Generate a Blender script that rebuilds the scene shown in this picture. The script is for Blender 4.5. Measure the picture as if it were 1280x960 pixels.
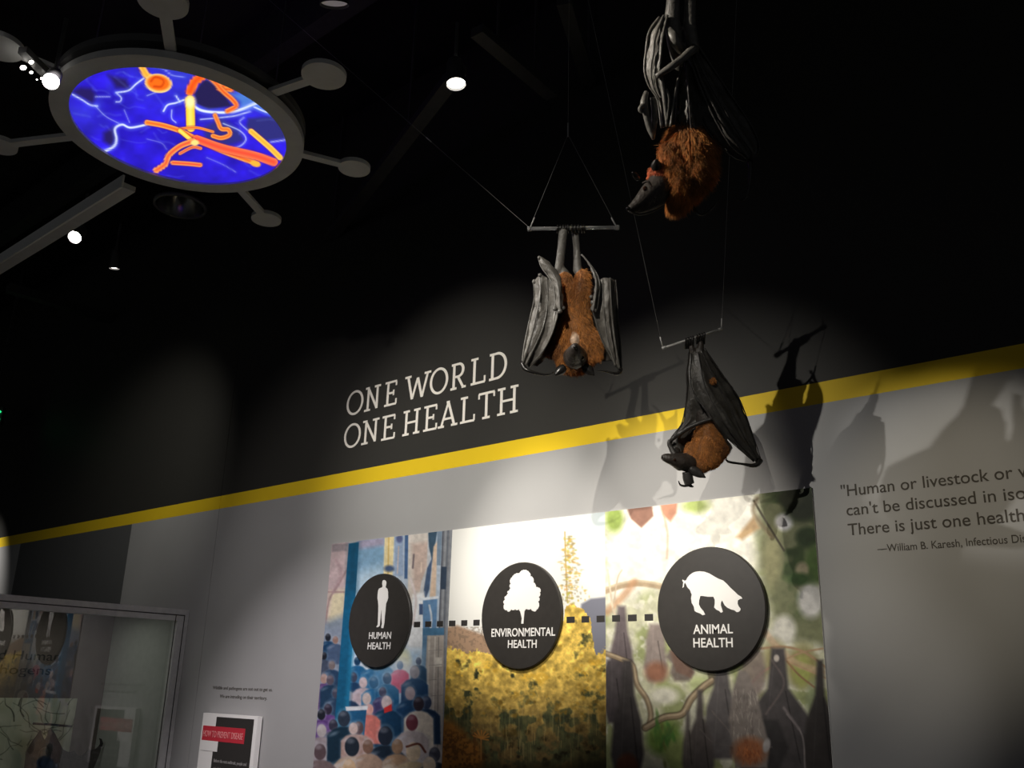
import bpy, bmesh, math, random
import numpy as np
from mathutils import Vector, Matrix
random.seed(7)
rng = np.random.default_rng(11)
for o in list(bpy.data.objects): bpy.data.objects.remove(o)
scene = bpy.context.scene
COL = scene.collection
D = 3.6            # distance from camera to the mural wall
EYE = 1.6
F = 1165.35
YAW, PITCH, ROLL = 0.715344, 0.313841, 0.0266732
# ---------------------------------------------------------------- camera
cy, sy, cp, sp = math.cos(YAW), math.sin(YAW), math.cos(PITCH), math.sin(PITCH)
FWD = np.array([-sy*cp, cy*cp, sp]); _r = np.array([cy, sy, 0.0]); _u = np.cross(_r, FWD)
RIGHT = _r*math.cos(ROLL) + _u*math.sin(ROLL); UP = -_r*math.sin(ROLL) + _u*math.cos(ROLL)
CAMP = np.array([0, 0, EYE])
cam = bpy.data.cameras.new('camera'); cam.sensor_width = 36; cam.sensor_fit = 'HORIZONTAL'
cam.lens = F*36/1280; cam.clip_start = .05; cam.clip_end = 100
cam_o = bpy.data.objects.new('camera', cam); COL.objects.link(cam_o)
cam_o.matrix_world = Matrix(((RIGHT[0], UP[0], -FWD[0], 0), (RIGHT[1], UP[1], -FWD[1], 0), (RIGHT[2], UP[2], -FWD[2], EYE), (0, 0, 0, 1)))
scene.camera = cam_o
# ---------------------------------------------------------------- world, exposure
world = bpy.data.worlds.new('world'); scene.world = world; world.use_nodes = True
world.node_tree.nodes['Background'].inputs[0].default_value = (0.95, 0.97, 1.0, 1)
world.node_tree.nodes['Background'].inputs[1].default_value = 0.05
scene.view_settings.view_transform = 'Standard'; scene.view_settings.look = 'None'
scene.view_settings.exposure = 0.0; scene.view_settings.gamma = 1.0; scene.view_settings.use_curve_mapping = False
scene.cycles.use_denoising = True
# ---------------------------------------------------------------- pixel <-> place helpers
def ray(px, py): return RIGHT*(px-640)/F + UP*(480-py)/F + FWD
def W(px, py, off=0.0):                      # point on the mural wall (y = D - off)
    v = ray(px, py); return Vector(CAMP + v*((D-off)/v[1]))
def P(px, py, d): return Vector(CAMP + ray(px, py)*d)
def H(px, py, h):                            # point at height h above eye
    v = ray(px, py); return Vector(CAMP + v*(h/v[2]))
def X(px, py, x): v = ray(px, py); return Vector(CAMP + v*(x/v[0]))
def proj(p):
    q = np.asarray(p, float) - CAMP; d = q@FWD
    return 640+F*(q@RIGHT)/d, 480-F*(q@UP)/d
# ---------------------------------------------------------------- the exhibition spots (lamps of the room, plus narrow ones added for the bats)
def spot(name, loc, target, power, size, blend=.6, col=(1, .93, .82), radius=.02):
    l = bpy.data.lights.new(name, 'SPOT'); l.energy = power; l.spot_size = math.radians(size); l.spot_blend = blend
    l.color = col; l.shadow_soft_size = radius
    o = bpy.data.objects.new(name, l); COL.objects.link(o); o.location = loc
    o.rotation_euler = (Vector(target)-Vector(loc)).to_track_quat('-Z', 'Y').to_euler()
    return o
SPOTS = [((-.6, -1.3, 4.2), W(750, 655), 560, 21, .9, (1, .93, .82)),
    ((-3.6, -1.6, 4.2), W(878, 612), 560, 19.5, 1.0, (1, .95, .87)),
    ((-3.0, 1.3, 4.1), W(850, 690), 400, 24, 1.0, (1, .92, .82)),
    ((-2.6, 1.1, 4.5), W(665, 725), 620, 21, 1.0, (1, .93, .85)),
    ((-.1, .7, 4.4), W(1195, 672), 210, 18, 1.0, (1, .88, .68)),
    ((-3.2, .9, 4.4), W(345, 985), 560, 30, 1.0, (1, .92, .95)),
    ((-2.0, -.6, 4.4), W(560, 580), 740, 27, 1.0, (1, .95, .86)),
    ((-5.6, 1.9, 3.9), W(190, 600), 58, 64, 1.0, (1, .96, .88)),
    ((-9.9, 2.4, 3.6), W(-28, 732), 170, 48, 1.0, (1, .95, .9)),
    ((-3.6, -.6, 4.4), W(400, 710), 230, 40, 1.0, (1, .94, .9)),
    ((0.2, 0, 4.3), W(1066, 905), 150, 13, 1.0, (1, .95, .9))]
for s_ in SPOTS: spot('exhibit_spot', s_[0], s_[1], *s_[2:])
spot('exhibit_spot', (-3.2, -.9, 4.3), P(852, 150, 2.6), 900, 12, .8, (1, .92, .8))  # narrow spot added to brighten the largest bat
spot('exhibit_spot', (-4.6, .2, 4.3), P(708, 385, 3.55), 430, 8, .8, (1, .95, .88))  # extra narrow spot, added to lift the centre bat's left wing
# ---------------------------------------------------------------- materials
def lin(c):
    c = np.asarray(c, float); return np.where(c <= .04045, c/12.92, ((c+.055)/1.055)**2.4)
def mat(name, col=(.5, .5, .5), rough=.6, metal=0.0, spec=.5, noise=0.0, nscale=20, bump=0.0, bscale=80, emit=None, es=1.0, attr=None, trans=0.0, sheen=0.0, ior=1.45):
    m = bpy.data.materials.new(name); m.use_nodes = True; nt = m.node_tree; b = nt.nodes['Principled BSDF']
    b.inputs['Base Color'].default_value = (*col, 1); b.inputs['Roughness'].default_value = rough; b.inputs['Metallic'].default_value = metal
    b.inputs['Specular IOR Level'].default_value = spec; b.inputs['Transmission Weight'].default_value = trans; b.inputs['IOR'].default_value = ior
    if sheen: b.inputs['Sheen Weight'].default_value = sheen
    src = None
    if attr:
        a = nt.nodes.new('ShaderNodeVertexColor'); a.layer_name = attr; src = a.outputs['Color']
        nt.links.new(src, b.inputs['Base Color'])
    if noise:
        tc = nt.nodes.new('ShaderNodeTexCoord'); n = nt.nodes.new('ShaderNodeTexNoise'); n.inputs['Scale'].default_value = nscale; n.inputs['Detail'].default_value = 5
        nt.links.new(tc.outputs['Object'], n.inputs['Vector'])
        mr = nt.nodes.new('ShaderNodeMapRange'); mr.inputs['From Min'].default_value = .3; mr.inputs['From Max'].default_value = .7
        mr.inputs['To Min'].default_value = 1-noise; mr.inputs['To Max'].default_value = 1+noise
        nt.links.new(n.outputs['Fac'], mr.inputs['Value'])
        mx = nt.nodes.new('ShaderNodeVectorMath'); mx.operation = 'SCALE'
        if src: nt.links.new(src, mx.inputs[0])
        else: mx.inputs[0].default_value = col
        nt.links.new(mr.outputs['Result'], mx.inputs['Scale']); nt.links.new(mx.outputs['Vector'], b.inputs['Base Color'])
    if bump:
        tc = nt.nodes.new('ShaderNodeTexCoord'); n = nt.nodes.new('ShaderNodeTexNoise'); n.inputs['Scale'].default_value = bscale; n.inputs['Detail'].default_value = 4
        nt.links.new(tc.outputs['Object'], n.inputs['Vector'])
        bp = nt.nodes.new('ShaderNodeBump'); bp.inputs['Strength'].default_value = bump; bp.inputs['Distance'].default_value = .004
        nt.links.new(n.outputs['Fac'], bp.inputs['Height']); nt.links.new(bp.outputs['Normal'], b.inputs['Normal'])
    if emit is not None:
        b.inputs['Emission Strength'].default_value = es
        if emit == 'attr': nt.links.new(a.outputs['Color'], b.inputs['Emission Color'])
        else: b.inputs['Emission Color'].default_value = (*emit, 1)
    return m
M = {}
M['ceiling'] = mat('black_ceiling_paint', (.018, .018, .017), .9, spec=.2, noise=.3, nscale=3)
M['beam'] = mat('black_beam_paint', (.03, .03, .029), .7, spec=.3, noise=.2)
M['dark_metal'] = mat('dark_painted_metal', (.05, .05, .05), .45, noise=.2)
M['floor'] = mat('dark_carpet', (.12, .11, .10), .95, noise=.3, nscale=60)
M['sign'] = mat('grey_sign_paint', (.6, .6, .59), .7, noise=.05, nscale=12)
M['sign_dark'] = mat('dark_sign_paint', (.10, .10, .10), .7)
M['rail_light'] = mat('light_grey_rail', (.85, .85, .82), .5)
M['white'] = mat('white_vinyl', (.86, .85, .82), .55)
M['cream'] = mat('cream_letter_paint', (.90, .86, .78), .5)
M['disc'] = mat('charcoal_disc', (.036, .033, .030), .38, noise=.08, nscale=30)
M['dash'] = mat('black_print', (.035, .032, .03), .5)
M['text'] = mat('brown_grey_print', (.06, .052, .042), .7)
M['frame'] = mat('grey_case_frame', (.62, .62, .61), .5, noise=.08, nscale=25)
M['steel'] = mat('steel_wire', (.32, .32, .31), .5)
M['acrylic'] = mat('clear_acrylic', (.97, .98, .98), .06, trans=.9, ior=1.49)
M['lamp'] = mat('lamp_glow', (1, 1, 1), .5, emit=(1, .95, .87), es=12)
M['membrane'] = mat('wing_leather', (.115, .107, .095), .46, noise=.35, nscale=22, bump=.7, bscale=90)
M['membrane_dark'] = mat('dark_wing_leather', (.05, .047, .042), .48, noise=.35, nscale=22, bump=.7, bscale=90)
M['bone'] = mat('wing_bone_skin', (.10, .095, .085), .4, noise=.25, nscale=50, bump=.5)
M['bone_dark'] = mat('dark_bone_skin', (.03, .028, .026), .4, noise=.25, nscale=50, bump=.5)
M['claw'] = mat('black_claw', (.012, .011, .010), .25)
M['skin'] = mat('dark_face_skin', (.035, .027, .023), .38, noise=.3, nscale=60, bump=.6, bscale=150)
M['fur'] = mat('orange_fur', (.3, .1, .03), .85, attr='Col', sheen=.2)
M['under'] = mat('fur_underlayer', (.20, .075, .022), .95, noise=.3, nscale=40)
M['eye'] = mat('eye_glass', (.02, .008, .004), .06, spec=.8)
M['beige'] = mat('pale_muzzle_skin', (.52, .36, .25), .6, noise=.25, nscale=120)
M['print'] = mat('printed_photo', (1, 1, 1), .62, attr='Col', spec=.3)
M['screen'] = mat('lit_screen', (0, 0, 0), .5, attr='Col', emit='attr', es=1.15)
M['screen'].node_tree.nodes['Principled BSDF'].inputs['Base Color'].default_value = (0, 0, 0, 1)
for l in list(M['screen'].node_tree.links):
    if l.to_socket.name == 'Base Color': M['screen'].node_tree.links.remove(l)
# ---------------------------------------------------------------- object helpers
def link(name, me, m, parent=None):
    o = bpy.data.objects.new(name, me); COL.objects.link(o)
    if m is not None and not me.materials: me.materials.append(m)
    if parent is not None:
        o.parent = parent; o.matrix_parent_inverse = parent.matrix_world.inverted() if parent.type != 'EMPTY' else Matrix.Translation(-parent.location)
    return o
def smooth(me):
    me.polygons.foreach_set('use_smooth', [True]*len(me.polygons)); me.update()
def tag(o, label=None, cat=None, group=None, kind=None):
    if label: o['label'] = label
    if cat: o['category'] = cat
    if group: o['group'] = group
    if kind: o['kind'] = kind
    return o
def thing(name, loc, label, cat, group=None):
    o = bpy.data.objects.new(name, None); COL.objects.link(o); o.location = loc; o.empty_display_size = .05
    return tag(o, label, cat, group)
def me_from(V, Fc, name='mesh', sm=False):
    me = bpy.data.meshes.new(name); me.from_pydata([tuple(v) for v in V], [], Fc); me.update()
    if sm: smooth(me)
    return me
class MB:
    def __init__(s): s.V = []; s.F = []
    def add(s, V, Fc):
        n = len(s.V); s.V += [Vector(v) for v in V]; s.F += [tuple(i+n for i in f) for f in Fc]; return s
    def box(s, lo, hi):
        x0, y0, z0 = lo; x1, y1, z1 = hi
        return s.add([(x0, y0, z0), (x1, y0, z0), (x1, y1, z0), (x0, y1, z0), (x0, y0, z1), (x1, y0, z1), (x1, y1, z1), (x0, y1, z1)],
                     [(0, 3, 2, 1), (4, 5, 6, 7), (0, 1, 5, 4), (1, 2, 6, 5), (2, 3, 7, 6), (3, 0, 4, 7)])
    def beam(s, a, b, w, h, up=(0, 0, 1)):
        a, b = Vector(a), Vector(b); d = (b-a).normalized(); u = Vector(up); r = d.cross(u).normalized(); u = r.cross(d)
        V = [p+r*i*w/2+u*j*h/2 for p in (a, b) for i, j in ((-1, -1), (1, -1), (1, 1), (-1, 1))]
        return s.add(V, [(0, 1, 2, 3), (7, 6, 5, 4), (0, 4, 5, 1), (1, 5, 6, 2), (2, 6, 7, 3), (3, 7, 4, 0)])
    def tube(s, pts, rad, n=8, cap=True):
        pts = [Vector(p) for p in pts]; rad = rad if hasattr(rad, '__len__') else [rad]*len(pts)
        T = [(pts[min(i+1, len(pts)-1)]-pts[max(i-1, 0)]).normalized() for i in range(len(pts))]
        ref = Vector((0, 0, 1)) if abs(T[0].z) < .9 else Vector((1, 0, 0)); nrm = T[0].cross(ref).normalized(); V = []
        for p, t, r in zip(pts, T, rad):
            nrm = (nrm-t*nrm.dot(t)).normalized(); bi = t.cross(nrm)
            V += [p+(nrm*math.cos(a)+bi*math.sin(a))*r for a in (2*math.pi*k/n for k in range(n))]
        Fc = [(i*n+k, i*n+(k+1) % n, (i+1)*n+(k+1) % n, (i+1)*n+k) for i in range(len(pts)-1) for k in range(n)]
        if cap: Fc += [tuple(range(n-1, -1, -1)), tuple((len(pts)-1)*n+k for k in range(n))]
        return s.add(V, Fc)
    def sphere(s, c, r, n=12, m=8, mtx=None):
        V = []; c = Vector(c)
        for i in range(1, m):
            th = math.pi*i/m
            for k in range(n):
                a = 2*math.pi*k/n; v = Vector((math.sin(th)*math.cos(a), math.sin(th)*math.sin(a), math.cos(th)))*r
                V.append(c+(mtx@v if mtx else v))
        V += [c+((mtx@Vector((0, 0, r))) if mtx else Vector((0, 0, r))), c-((mtx@Vector((0, 0, r))) if mtx else Vector((0, 0, r)))]
        t, b = len(V)-2, len(V)-1
        Fc = [(i*n+k, (i+1)*n+k, (i+1)*n+(k+1) % n, i*n+(k+1) % n) for i in range(m-2) for k in range(n)]
        Fc += [(t, k, (k+1) % n) for k in range(n)]+[(b, (m-2)*n+(k+1) % n, (m-2)*n+k) for k in range(n)]
        return s.add(V, Fc)
    def prism(s, pts, off):                       # polygon extruded by vector off
        n = len(pts); off = Vector(off); pts = [Vector(p) for p in pts]
        return s.add(pts+[p+off for p in pts], [tuple(range(n)), tuple(range(2*n-1, n-1, -1))]+[(i, i+n, (i+1) % n+n, (i+1) % n) for i in range(n)])
    def build(s, name, m, parent=None, sm=False):
        me = me_from(s.V, s.F, name, sm); return link(name, me, m, parent)
def spline(pts, n):
    pts = np.array([list(p) for p in pts], float); k = len(pts)
    if k == 2: t = np.linspace(0, 1, n)[:, None]; return pts[0]*(1-t)+pts[1]*t
    seg = np.r_[0, np.cumsum(np.sqrt(((pts[1:]-pts[:-1])**2).sum(1))+1e-9)]; out = []
    Pm = np.vstack([2*pts[0]-pts[1], pts, 2*pts[-1]-pts[-2]])
    for s in np.linspace(0, seg[-1], n):
        i = min(k-2, int(np.searchsorted(seg, s, 'right')-1)); t = (s-seg[i])/(seg[i+1]-seg[i]); a, b, c, d = Pm[i:i+4]
        out.append(.5*((2*b)+(-a+c)*t+(2*a-5*b+4*c-d)*t*t+(-a+3*b-3*c+d)*t**3))
    return np.array(out)
# ================================================================ ROOM
ZC = EYE+3.9
def struct(o): o['kind'] = 'structure'; return o
struct(MB().box((-17, -4, -.1), (3.5, D+.3, 0)).build('floor', M['floor']))
struct(MB().box((-17, -4, ZC), (3.5, D+.3, ZC+.1)).build('ceiling', M['ceiling']))
struct(MB().box((-17.2, -4, 0), (-17, D+.3, ZC)).build('wall_left', M['ceiling']))
# mural wall: paint bands by height, dark grey field left of the second edge
XS, XD = W(283.7, 560).x, W(165, 656).x
ZT, ZB = EYE+.3423*D, EYE+.3167*D
m = bpy.data.materials.new('wall_paint'); m.use_nodes = True; nt = m.node_tree; b = nt.nodes['Principled BSDF']; b.inputs['Roughness'].default_value = .62; b.inputs['Specular IOR Level'].default_value = .3
geo = nt.nodes.new('ShaderNodeNewGeometry'); sx = nt.nodes.new('ShaderNodeSeparateXYZ'); nt.links.new(geo.outputs['Position'], sx.inputs[0])
def gt(sock, v):
    n = nt.nodes.new('ShaderNodeMath'); n.operation = 'GREATER_THAN'; nt.links.new(sock, n.inputs[0]); n.inputs[1].default_value = v; return n.outputs[0]
def mixc(f, a, bb):
    n = nt.nodes.new('ShaderNodeMix'); n.data_type = 'RGBA'; nt.links.new(f, n.inputs[0])
    for s, v in ((n.inputs[6], a), (n.inputs[7], bb)):
        if isinstance(v, tuple): s.default_value = (*v, 1)
        else: nt.links.new(v, s)
    return n.outputs[2]
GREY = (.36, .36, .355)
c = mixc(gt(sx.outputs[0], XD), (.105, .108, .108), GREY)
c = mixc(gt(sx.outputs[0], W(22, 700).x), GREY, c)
c = mixc(gt(sx.outputs[2], ZB), c, (.80, .56, .015)); c = mixc(gt(sx.outputs[2], ZT), c, (.032, .031, .027))
nz = nt.nodes.new('ShaderNodeTexNoise'); nz.inputs['Scale'].default_value = 2.5; nz.inputs['Detail'].default_value = 6; nt.links.new(geo.outputs['Position'], nz.inputs['Vector'])
mr = nt.nodes.new('ShaderNodeMapRange'); mr.inputs['To Min'].default_value = .93; mr.inputs['To Max'].default_value = 1.07; nt.links.new(nz.outputs['Fac'], mr.inputs['Value'])
vm = nt.nodes.new('ShaderNodeVectorMath'); vm.operation = 'SCALE'; nt.links.new(c, vm.inputs[0]); nt.links.new(mr.outputs[0], vm.inputs['Scale']); nt.links.new(vm.outputs[0], b.inputs['Base Color'])
M['wall'] = m
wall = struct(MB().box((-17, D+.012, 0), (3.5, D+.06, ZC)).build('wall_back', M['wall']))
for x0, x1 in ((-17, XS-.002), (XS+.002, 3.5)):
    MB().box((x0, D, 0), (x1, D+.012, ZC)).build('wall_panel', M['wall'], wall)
struct(MB().box((XS, D-.012, 0), (-.2, D, .1)).build('baseboard_back', M['dark_metal']))
# ceiling joists, ducts and tracks
def hbar(name, a, b, h, w, t, m, label, cat, group=None):
    A, B = H(*a, h), H(*b, h); d = (B-A).normalized()
    o = MB().beam(A, B, w, t).build(name, m); return tag(o, label, cat, group)
for k, y in enumerate((-3, -1.6, -.2, 1.2, 2.6)):
    struct(MB().box((-17, y, ZC-.28), (3.5, y+.11, ZC)).build('trim_%d' % (k+1), M['beam']))
def track(name, a, b, h, label):
    A, B = H(*a, h), H(*b, h); t = thing(name, A, label, 'track')
    MB().beam(A, B, .075, .05).build('channel', M['dark_metal'], t)
    d = (B-A); n = max(2, int(d.length/1.1))
    for i in range(n):
        p = A+d*((i+.5)/n); MB().beam(p, Vector((p.x, p.y, ZC)), .012, .012, up=(1, 0, 0)).build('hanger', M['dark_metal'], t)
track('lighting_track', (596, 38), (690, 118), 3.05, 'black lighting track running across the ceiling right of the small ceiling lamp')
track('lighting_track', (705, 0), (745, 130), 3.2, 'black lighting track near top centre beside the suspension wires')
track('lighting_track', (380, 340), (575, 85), 2.95, 'black lighting track carrying the lamp right of the round sign')
tag(MB().beam(H(10, 360, 3.1), H(320, 452, 3.1), .09, .07).build('conduit', M['beam']), 'faint black conduit low on the ceiling at the far left', 'conduit')
tag(MB().tube([Vector((-11, -2.4, ZC-.5)), Vector((-11, 2.9, ZC-.5))], .16, 20).build('air_duct', M['ceiling'], sm=True), 'round black air duct under the dark ceiling at the far left', 'duct')
# ---- lamps
def lamp(px, py, h, label, r=.05, tilt=(0, 0, -1), es=12, power=12, length=.14, group='small ceiling lamps'):
    c = H(px, py, h); t = thing('ceiling_spotlight', c, label, 'lamp', group)
    ax = Vector(tilt).normalized(); q = ax.to_track_quat('Z', 'Y')
    mb = MB(); a = c-ax*length
    mb.tube([a, a+ax*.01, a+ax*.03, c-ax*.01, c+ax*.012], [r*.45, r*.8, r*.95, r*1.08, r*1.08], 24, cap=False); o = mb.build('housing', M['dark_metal'], t, True)
    m = M['lamp'] if es == 12 else mat('lamp_glow_soft', (1, 1, 1), .5, emit=(1, .95, .87), es=es)
    n = 24; V = [c+q@Vector((r*math.cos(i*math.tau/n), r*math.sin(i*math.tau/n), 0)) for i in range(n)]
    MB().prism(V, ax*-.004).build('lens', m, t)
    MB().tube([a+ax*.05, a+ax*.05+Vector((0, 0, .12)), Vector((a.x+ax.x*.05, a.y+ax.y*.05, ZC-.2 if h > 3 else c.z+.35))], .009, 8).build('stem', M['dark_metal'], t)
    if power:
        s = spot('lamp_light', c+ax*.03, c+ax*3, power, 60, .8); 
    return t
lamp(570, 103, 2.75, 'tilted round ceiling lamp glowing white right of the round sign', .043, (.12, .0, -1), 14, 8)
lamp(94, 296, 2.7, 'bright ceiling lamp just below the pale rail, lower left', .038, (.5, -.5, -.75), 40, 8)
lamp(143, 334, 2.9, 'small thin lit ceiling lamp below and right of the bright one', .033, (-.12, .15, -1), 8, 2)
lamp(418, 3, 2.9, 'dim ceiling lamp at the top edge right of the round sign', .06, (-.25, .35, -1), .06, 0)
lamp(64, 101, 2.3, 'very bright ceiling lamp against the left rim of the round sign', .03, (.62, -.3, -.75), 60, 2.5)
tr = thing('lamp_track', H(40, 78, 2.9), 'track with a row of small glints above the bright left lamp', 'track')
MB().beam(H(28, 62, 2.5), H(64, 98, 2.5), .04, .03).build('channel', M['dark_metal'], tr)
gl = mat('lamp_glow_small', (1, 1, 1), .5, emit=(1, .95, .87), es=8)
for (x, y, r) in ((41, 69, .011), (31, 76, .014), (41, 82, .008), (54, 89.5, .007), (48, 91, .004)):
    c = H(x, y, 2.5); MB().sphere(c-Vector((0, 0, .035)), r, 12, 8, Matrix.Diagonal((1.3, .8, .5))).build('bulb', gl, tr, True)
# recessed can below the round sign
cc = H(225, 259, 3.0); cn = thing('recessed_can', cc, 'unlit round recessed can light just under the round sign', 'light')
n = 32
def ringm(c, r0, r1, z0, z1, n=48):
    mb = MB(); V = []
    for r, z in ((r0, z0), (r1, z0), (r1, z1), (r0, z1)):
        V += [Vector((c[0]+r*math.cos(a), c[1]+r*math.sin(a), z)) for a in (math.tau*k/n for k in range(n))]
    Fc = [(j*n+k, j*n+(k+1) % n, ((j+1) % 4)*n+(k+1) % n, ((j+1) % 4)*n+k) for j in range(4) for k in range(n)]
    return mb.add(V, Fc)
ringm(cc, .155, .172, cc.z, cc.z+.02, n).build('rim', M['sign_dark'], cn, True)
mm = mat('can_reflector', (.25, .25, .24), .22, metal=1.0)
mb = MB(); mb.tube([cc, cc+Vector((0, 0, .06)), cc+Vector((0, 0, .14)), cc+Vector((0, 0, .2))], [.156, .145, .10, .05], 32, cap=False); mb.build('reflector', mm, cn, True)
# ---- round virus-shaped ceiling sign
HS = 2.5
DC = Vector((-1.5174*HS, .7543*HS, EYE+HS)); DR = .2316*HS
sg = thing('ceiling_sign', DC, 'round grey ceiling sign with knobbed spokes and a lit blue and orange image', 'sign')
ringm(DC, DR*.855, DR, DC.z, DC.z+.035, 96).build('outer_ring', M['sign'], sg)
ringm(DC, DR*.8, DR*1.0, DC.z+.075, DC.z+.11, 96).build('upper_ring', M['sign_dark'], sg)
mb = MB(); mb.tube([DC+Vector((0, 0, .036)), DC+Vector((0, 0, .076))], DR*.9, 64, cap=False); mb.build('drum', M['sign_dark'], sg, True)
def knob(px, py, rp, inner=None):
    k = H(px, py, HS+.05); d = (k-DC); d.z = 0; d.normalize()
    a = DC+d*DR*.97; a.z = k.z; off = Vector((0, 0, .02)); n = 32
    st = MB().beam(a, k, .045, .02).build('spoke', M['sign'], sg)
    V = [k+Vector((rp*math.cos(i*math.tau/n), rp*math.sin(i*math.tau/n), -.011)) for i in range(n)]
    MB().prism(V, (0, 0, .022)).build('knob', M['sign'], st)
for px, py, rp in ((405, 93, .098), (443, 209, .083), (333, 273, .085), (204, 1, .098), (0, 181, .083), (-1, 57, .098)): knob(px, py, rp)
# rail from the sign to the lower left
rl = thing('ceiling_rail', H(160, 236, 2.62), 'long pale rail running from the round sign to the left edge', 'rail')
A, B = H(162, 234, 2.56), H(-60, 372, 2.56)
MB().beam(A, B, .07, .03).build('bottom_face', M['sign'], rl)
d = (B-A).normalized(); side = Vector((0, 0, 1)).cross(d)
if side.dot(Vector((0, -1, 0))) < 0: side = -side
MB().beam(A+side*.041+Vector((0, 0, .02)), B+side*.041+Vector((0, 0, .02)), .012, .075).build('side_strip', M['rail_light'], rl)
# hanging cables for sign
for a in (30, 150, 270):
    p = DC+Vector((DR*.8*math.cos(math.radians(a)), DR*.8*math.sin(math.radians(a)), .11))
    MB().tube([p, Vector((p.x, p.y, ZC))], .004, 6).build('hanging_rod', M['dark_metal'], sg)
# exit sign cut by the left frame edge
ec = P(-9, 520, 9.0); ex = thing('exit_sign', ec, 'green exit sign cut off by the left picture edge', 'sign')
rgt = Vector(_r); fw = Vector((FWD[0], FWD[1], 0)).normalized()
def ebox(cx, w, h, t, z0, name, m):
    p = ec+rgt*cx+fw*z0; mb = MB(); V = [p+rgt*i*w/2+Vector((0, 0, 1))*j*h/2+fw*k*t/2 for k in (-1, 1) for i, j in ((-1, -1), (1, -1), (1, 1), (-1, 1))]
    return mb.add(V, [(0, 1, 2, 3), (7, 6, 5, 4), (0, 4, 5, 1), (1, 5, 6, 2), (2, 6, 7, 3), (3, 7, 4, 0)]).build(name, m, ex)
ebox(-.13, .46, .17, .05, 0, 'casing', M['dark_metal'])
GR = mat('green_glow', (0, 0, 0), .5, emit=(.02, .8, .25), es=1.5)
# ================================================================ a small painter: flat print on fine grids
def vnoise(x, y, s, seed=0):
    r = np.random.default_rng(seed).random((64, 64)); x = x/s; y = y/s; xi = np.floor(x).astype(int); yi = np.floor(y).astype(int); fx = x-xi; fy = y-yi
    fx = fx*fx*(3-2*fx); fy = fy*fy*(3-2*fy); g = lambda a, b: r[a % 64, b % 64]
    return (g(xi, yi)*(1-fx)+g(xi+1, yi)*fx)*(1-fy)+(g(xi, yi+1)*(1-fx)+g(xi+1, yi+1)*fx)*fy
def fbm(x, y, s, seed=0, o=3): return sum(vnoise(x, y, s/2**i, seed+i)*.5**i for i in range(o))/sum(.5**i for i in range(o))
class Art:
    def __init__(s, X_, Y_, base=(200, 200, 200)):
        s.X, s.Y = X_, Y_; s.C = np.zeros(X_.shape+(3,)); s.C[:] = np.array(base)/255.
        s.m = (X_.shape[0], X_.shape[1])
    def mixin(s, a, col):
        col = np.array(col, float)/255. if np.max(col) > 1.01 else np.array(col, float)
        s.C = s.C*(1-a[..., None])+col*a[..., None]
    def ell(s, cx, cy, rx, ry, col, soft=1.0, rot=0.0, al=1.0):
        c, n = math.cos(rot), math.sin(rot); dx, dy = s.X-cx, s.Y-cy; u = (dx*c+dy*n)/rx; v = (-dx*n+dy*c)/ry
        d = (np.sqrt(u*u+v*v)-1)*min(rx, ry); s.mixin(np.clip(.5-d/soft, 0, 1)*al, col)
    def poly(s, pts, col, soft=1.0, al=1.0):
        pts = np.array(pts, float); inside = np.zeros(s.X.shape, bool); dm = np.full(s.X.shape, 1e9); n = len(pts)
        for i in range(n):
            x1, y1 = pts[i]; x2, y2 = pts[(i+1) % n]
            if y1 != y2: inside ^= ((y1 > s.Y) != (y2 > s.Y)) & (s.X < (x2-x1)*(s.Y-y1)/(y2-y1)+x1)
            ex, ey = x2-x1, y2-y1; L = ex*ex+ey*ey+1e-9; t = np.clip(((s.X-x1)*ex+(s.Y-y1)*ey)/L, 0, 1)
            dm = np.minimum(dm, np.hypot(s.X-x1-t*ex, s.Y-y1-t*ey))
        s.mixin(np.clip(.5+np.where(inside, dm, -dm)/soft, 0, 1)*al, col)
    def line(s, pts, w, col, soft=1.0, al=1.0, w2=None):
        pts = spline([(p[0], p[1], 0) for p in pts], max(2, 5*len(pts)))[:, :2] if len(pts) > 2 else np.array(pts, float)
        dm = np.full(s.X.shape, 1e9); n = len(pts)
        for i in range(n-1):
            x1, y1 = pts[i]; x2, y2 = pts[i+1]; ex, ey = x2-x1, y2-y1; L = ex*ex+ey*ey+1e-9
            t = np.clip(((s.X-x1)*ex+(s.Y-y1)*ey)/L, 0, 1); ww = w if w2 is None else w+(w2-w)*(i+t)/(n-1)
            dm = np.minimum(dm, np.hypot(s.X-x1-t*ex, s.Y-y1-t*ey)-ww/2)
        s.mixin(np.clip(.5-dm/soft, 0, 1)*al, col)
def grid_obj(name, Pts, C, m, parent, thick_dir=None):
    h, w = Pts.shape[:2]; me = bpy.data.meshes.new(name)
    idx = np.arange(h*w).reshape(h, w); Fc = np.stack([idx[:-1, :-1], idx[1:, :-1], idx[1:, 1:], idx[:-1, 1:]], -1).reshape(-1, 4)
    me.vertices.add(h*w); me.vertices.foreach_set('co', Pts.reshape(-1).astype(np.float32)); me.loops.add(Fc.size); me.loops.foreach_set('vertex_index', Fc.reshape(-1).astype(np.int32))
    me.polygons.add(len(Fc)); me.polygons.foreach_set('loop_start', np.arange(0, Fc.size, 4, dtype=np.int32)); me.update(calc_edges=True)
    ca = me.color_attributes.new('Col', 'FLOAT_COLOR', 'POINT'); c4 = np.ones((h*w, 4), np.float32); c4[:, :3] = lin(np.clip(C, 0, 1)).reshape(-1, 3); ca.data.foreach_set('color', c4.reshape(-1))
    return link(name, me, m, parent)
def proj_arr(Q):
    q = Q-CAMP; d = q@FWD; return 640+F*(q@RIGHT)/d, 480-F*(q@UP)/d
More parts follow.
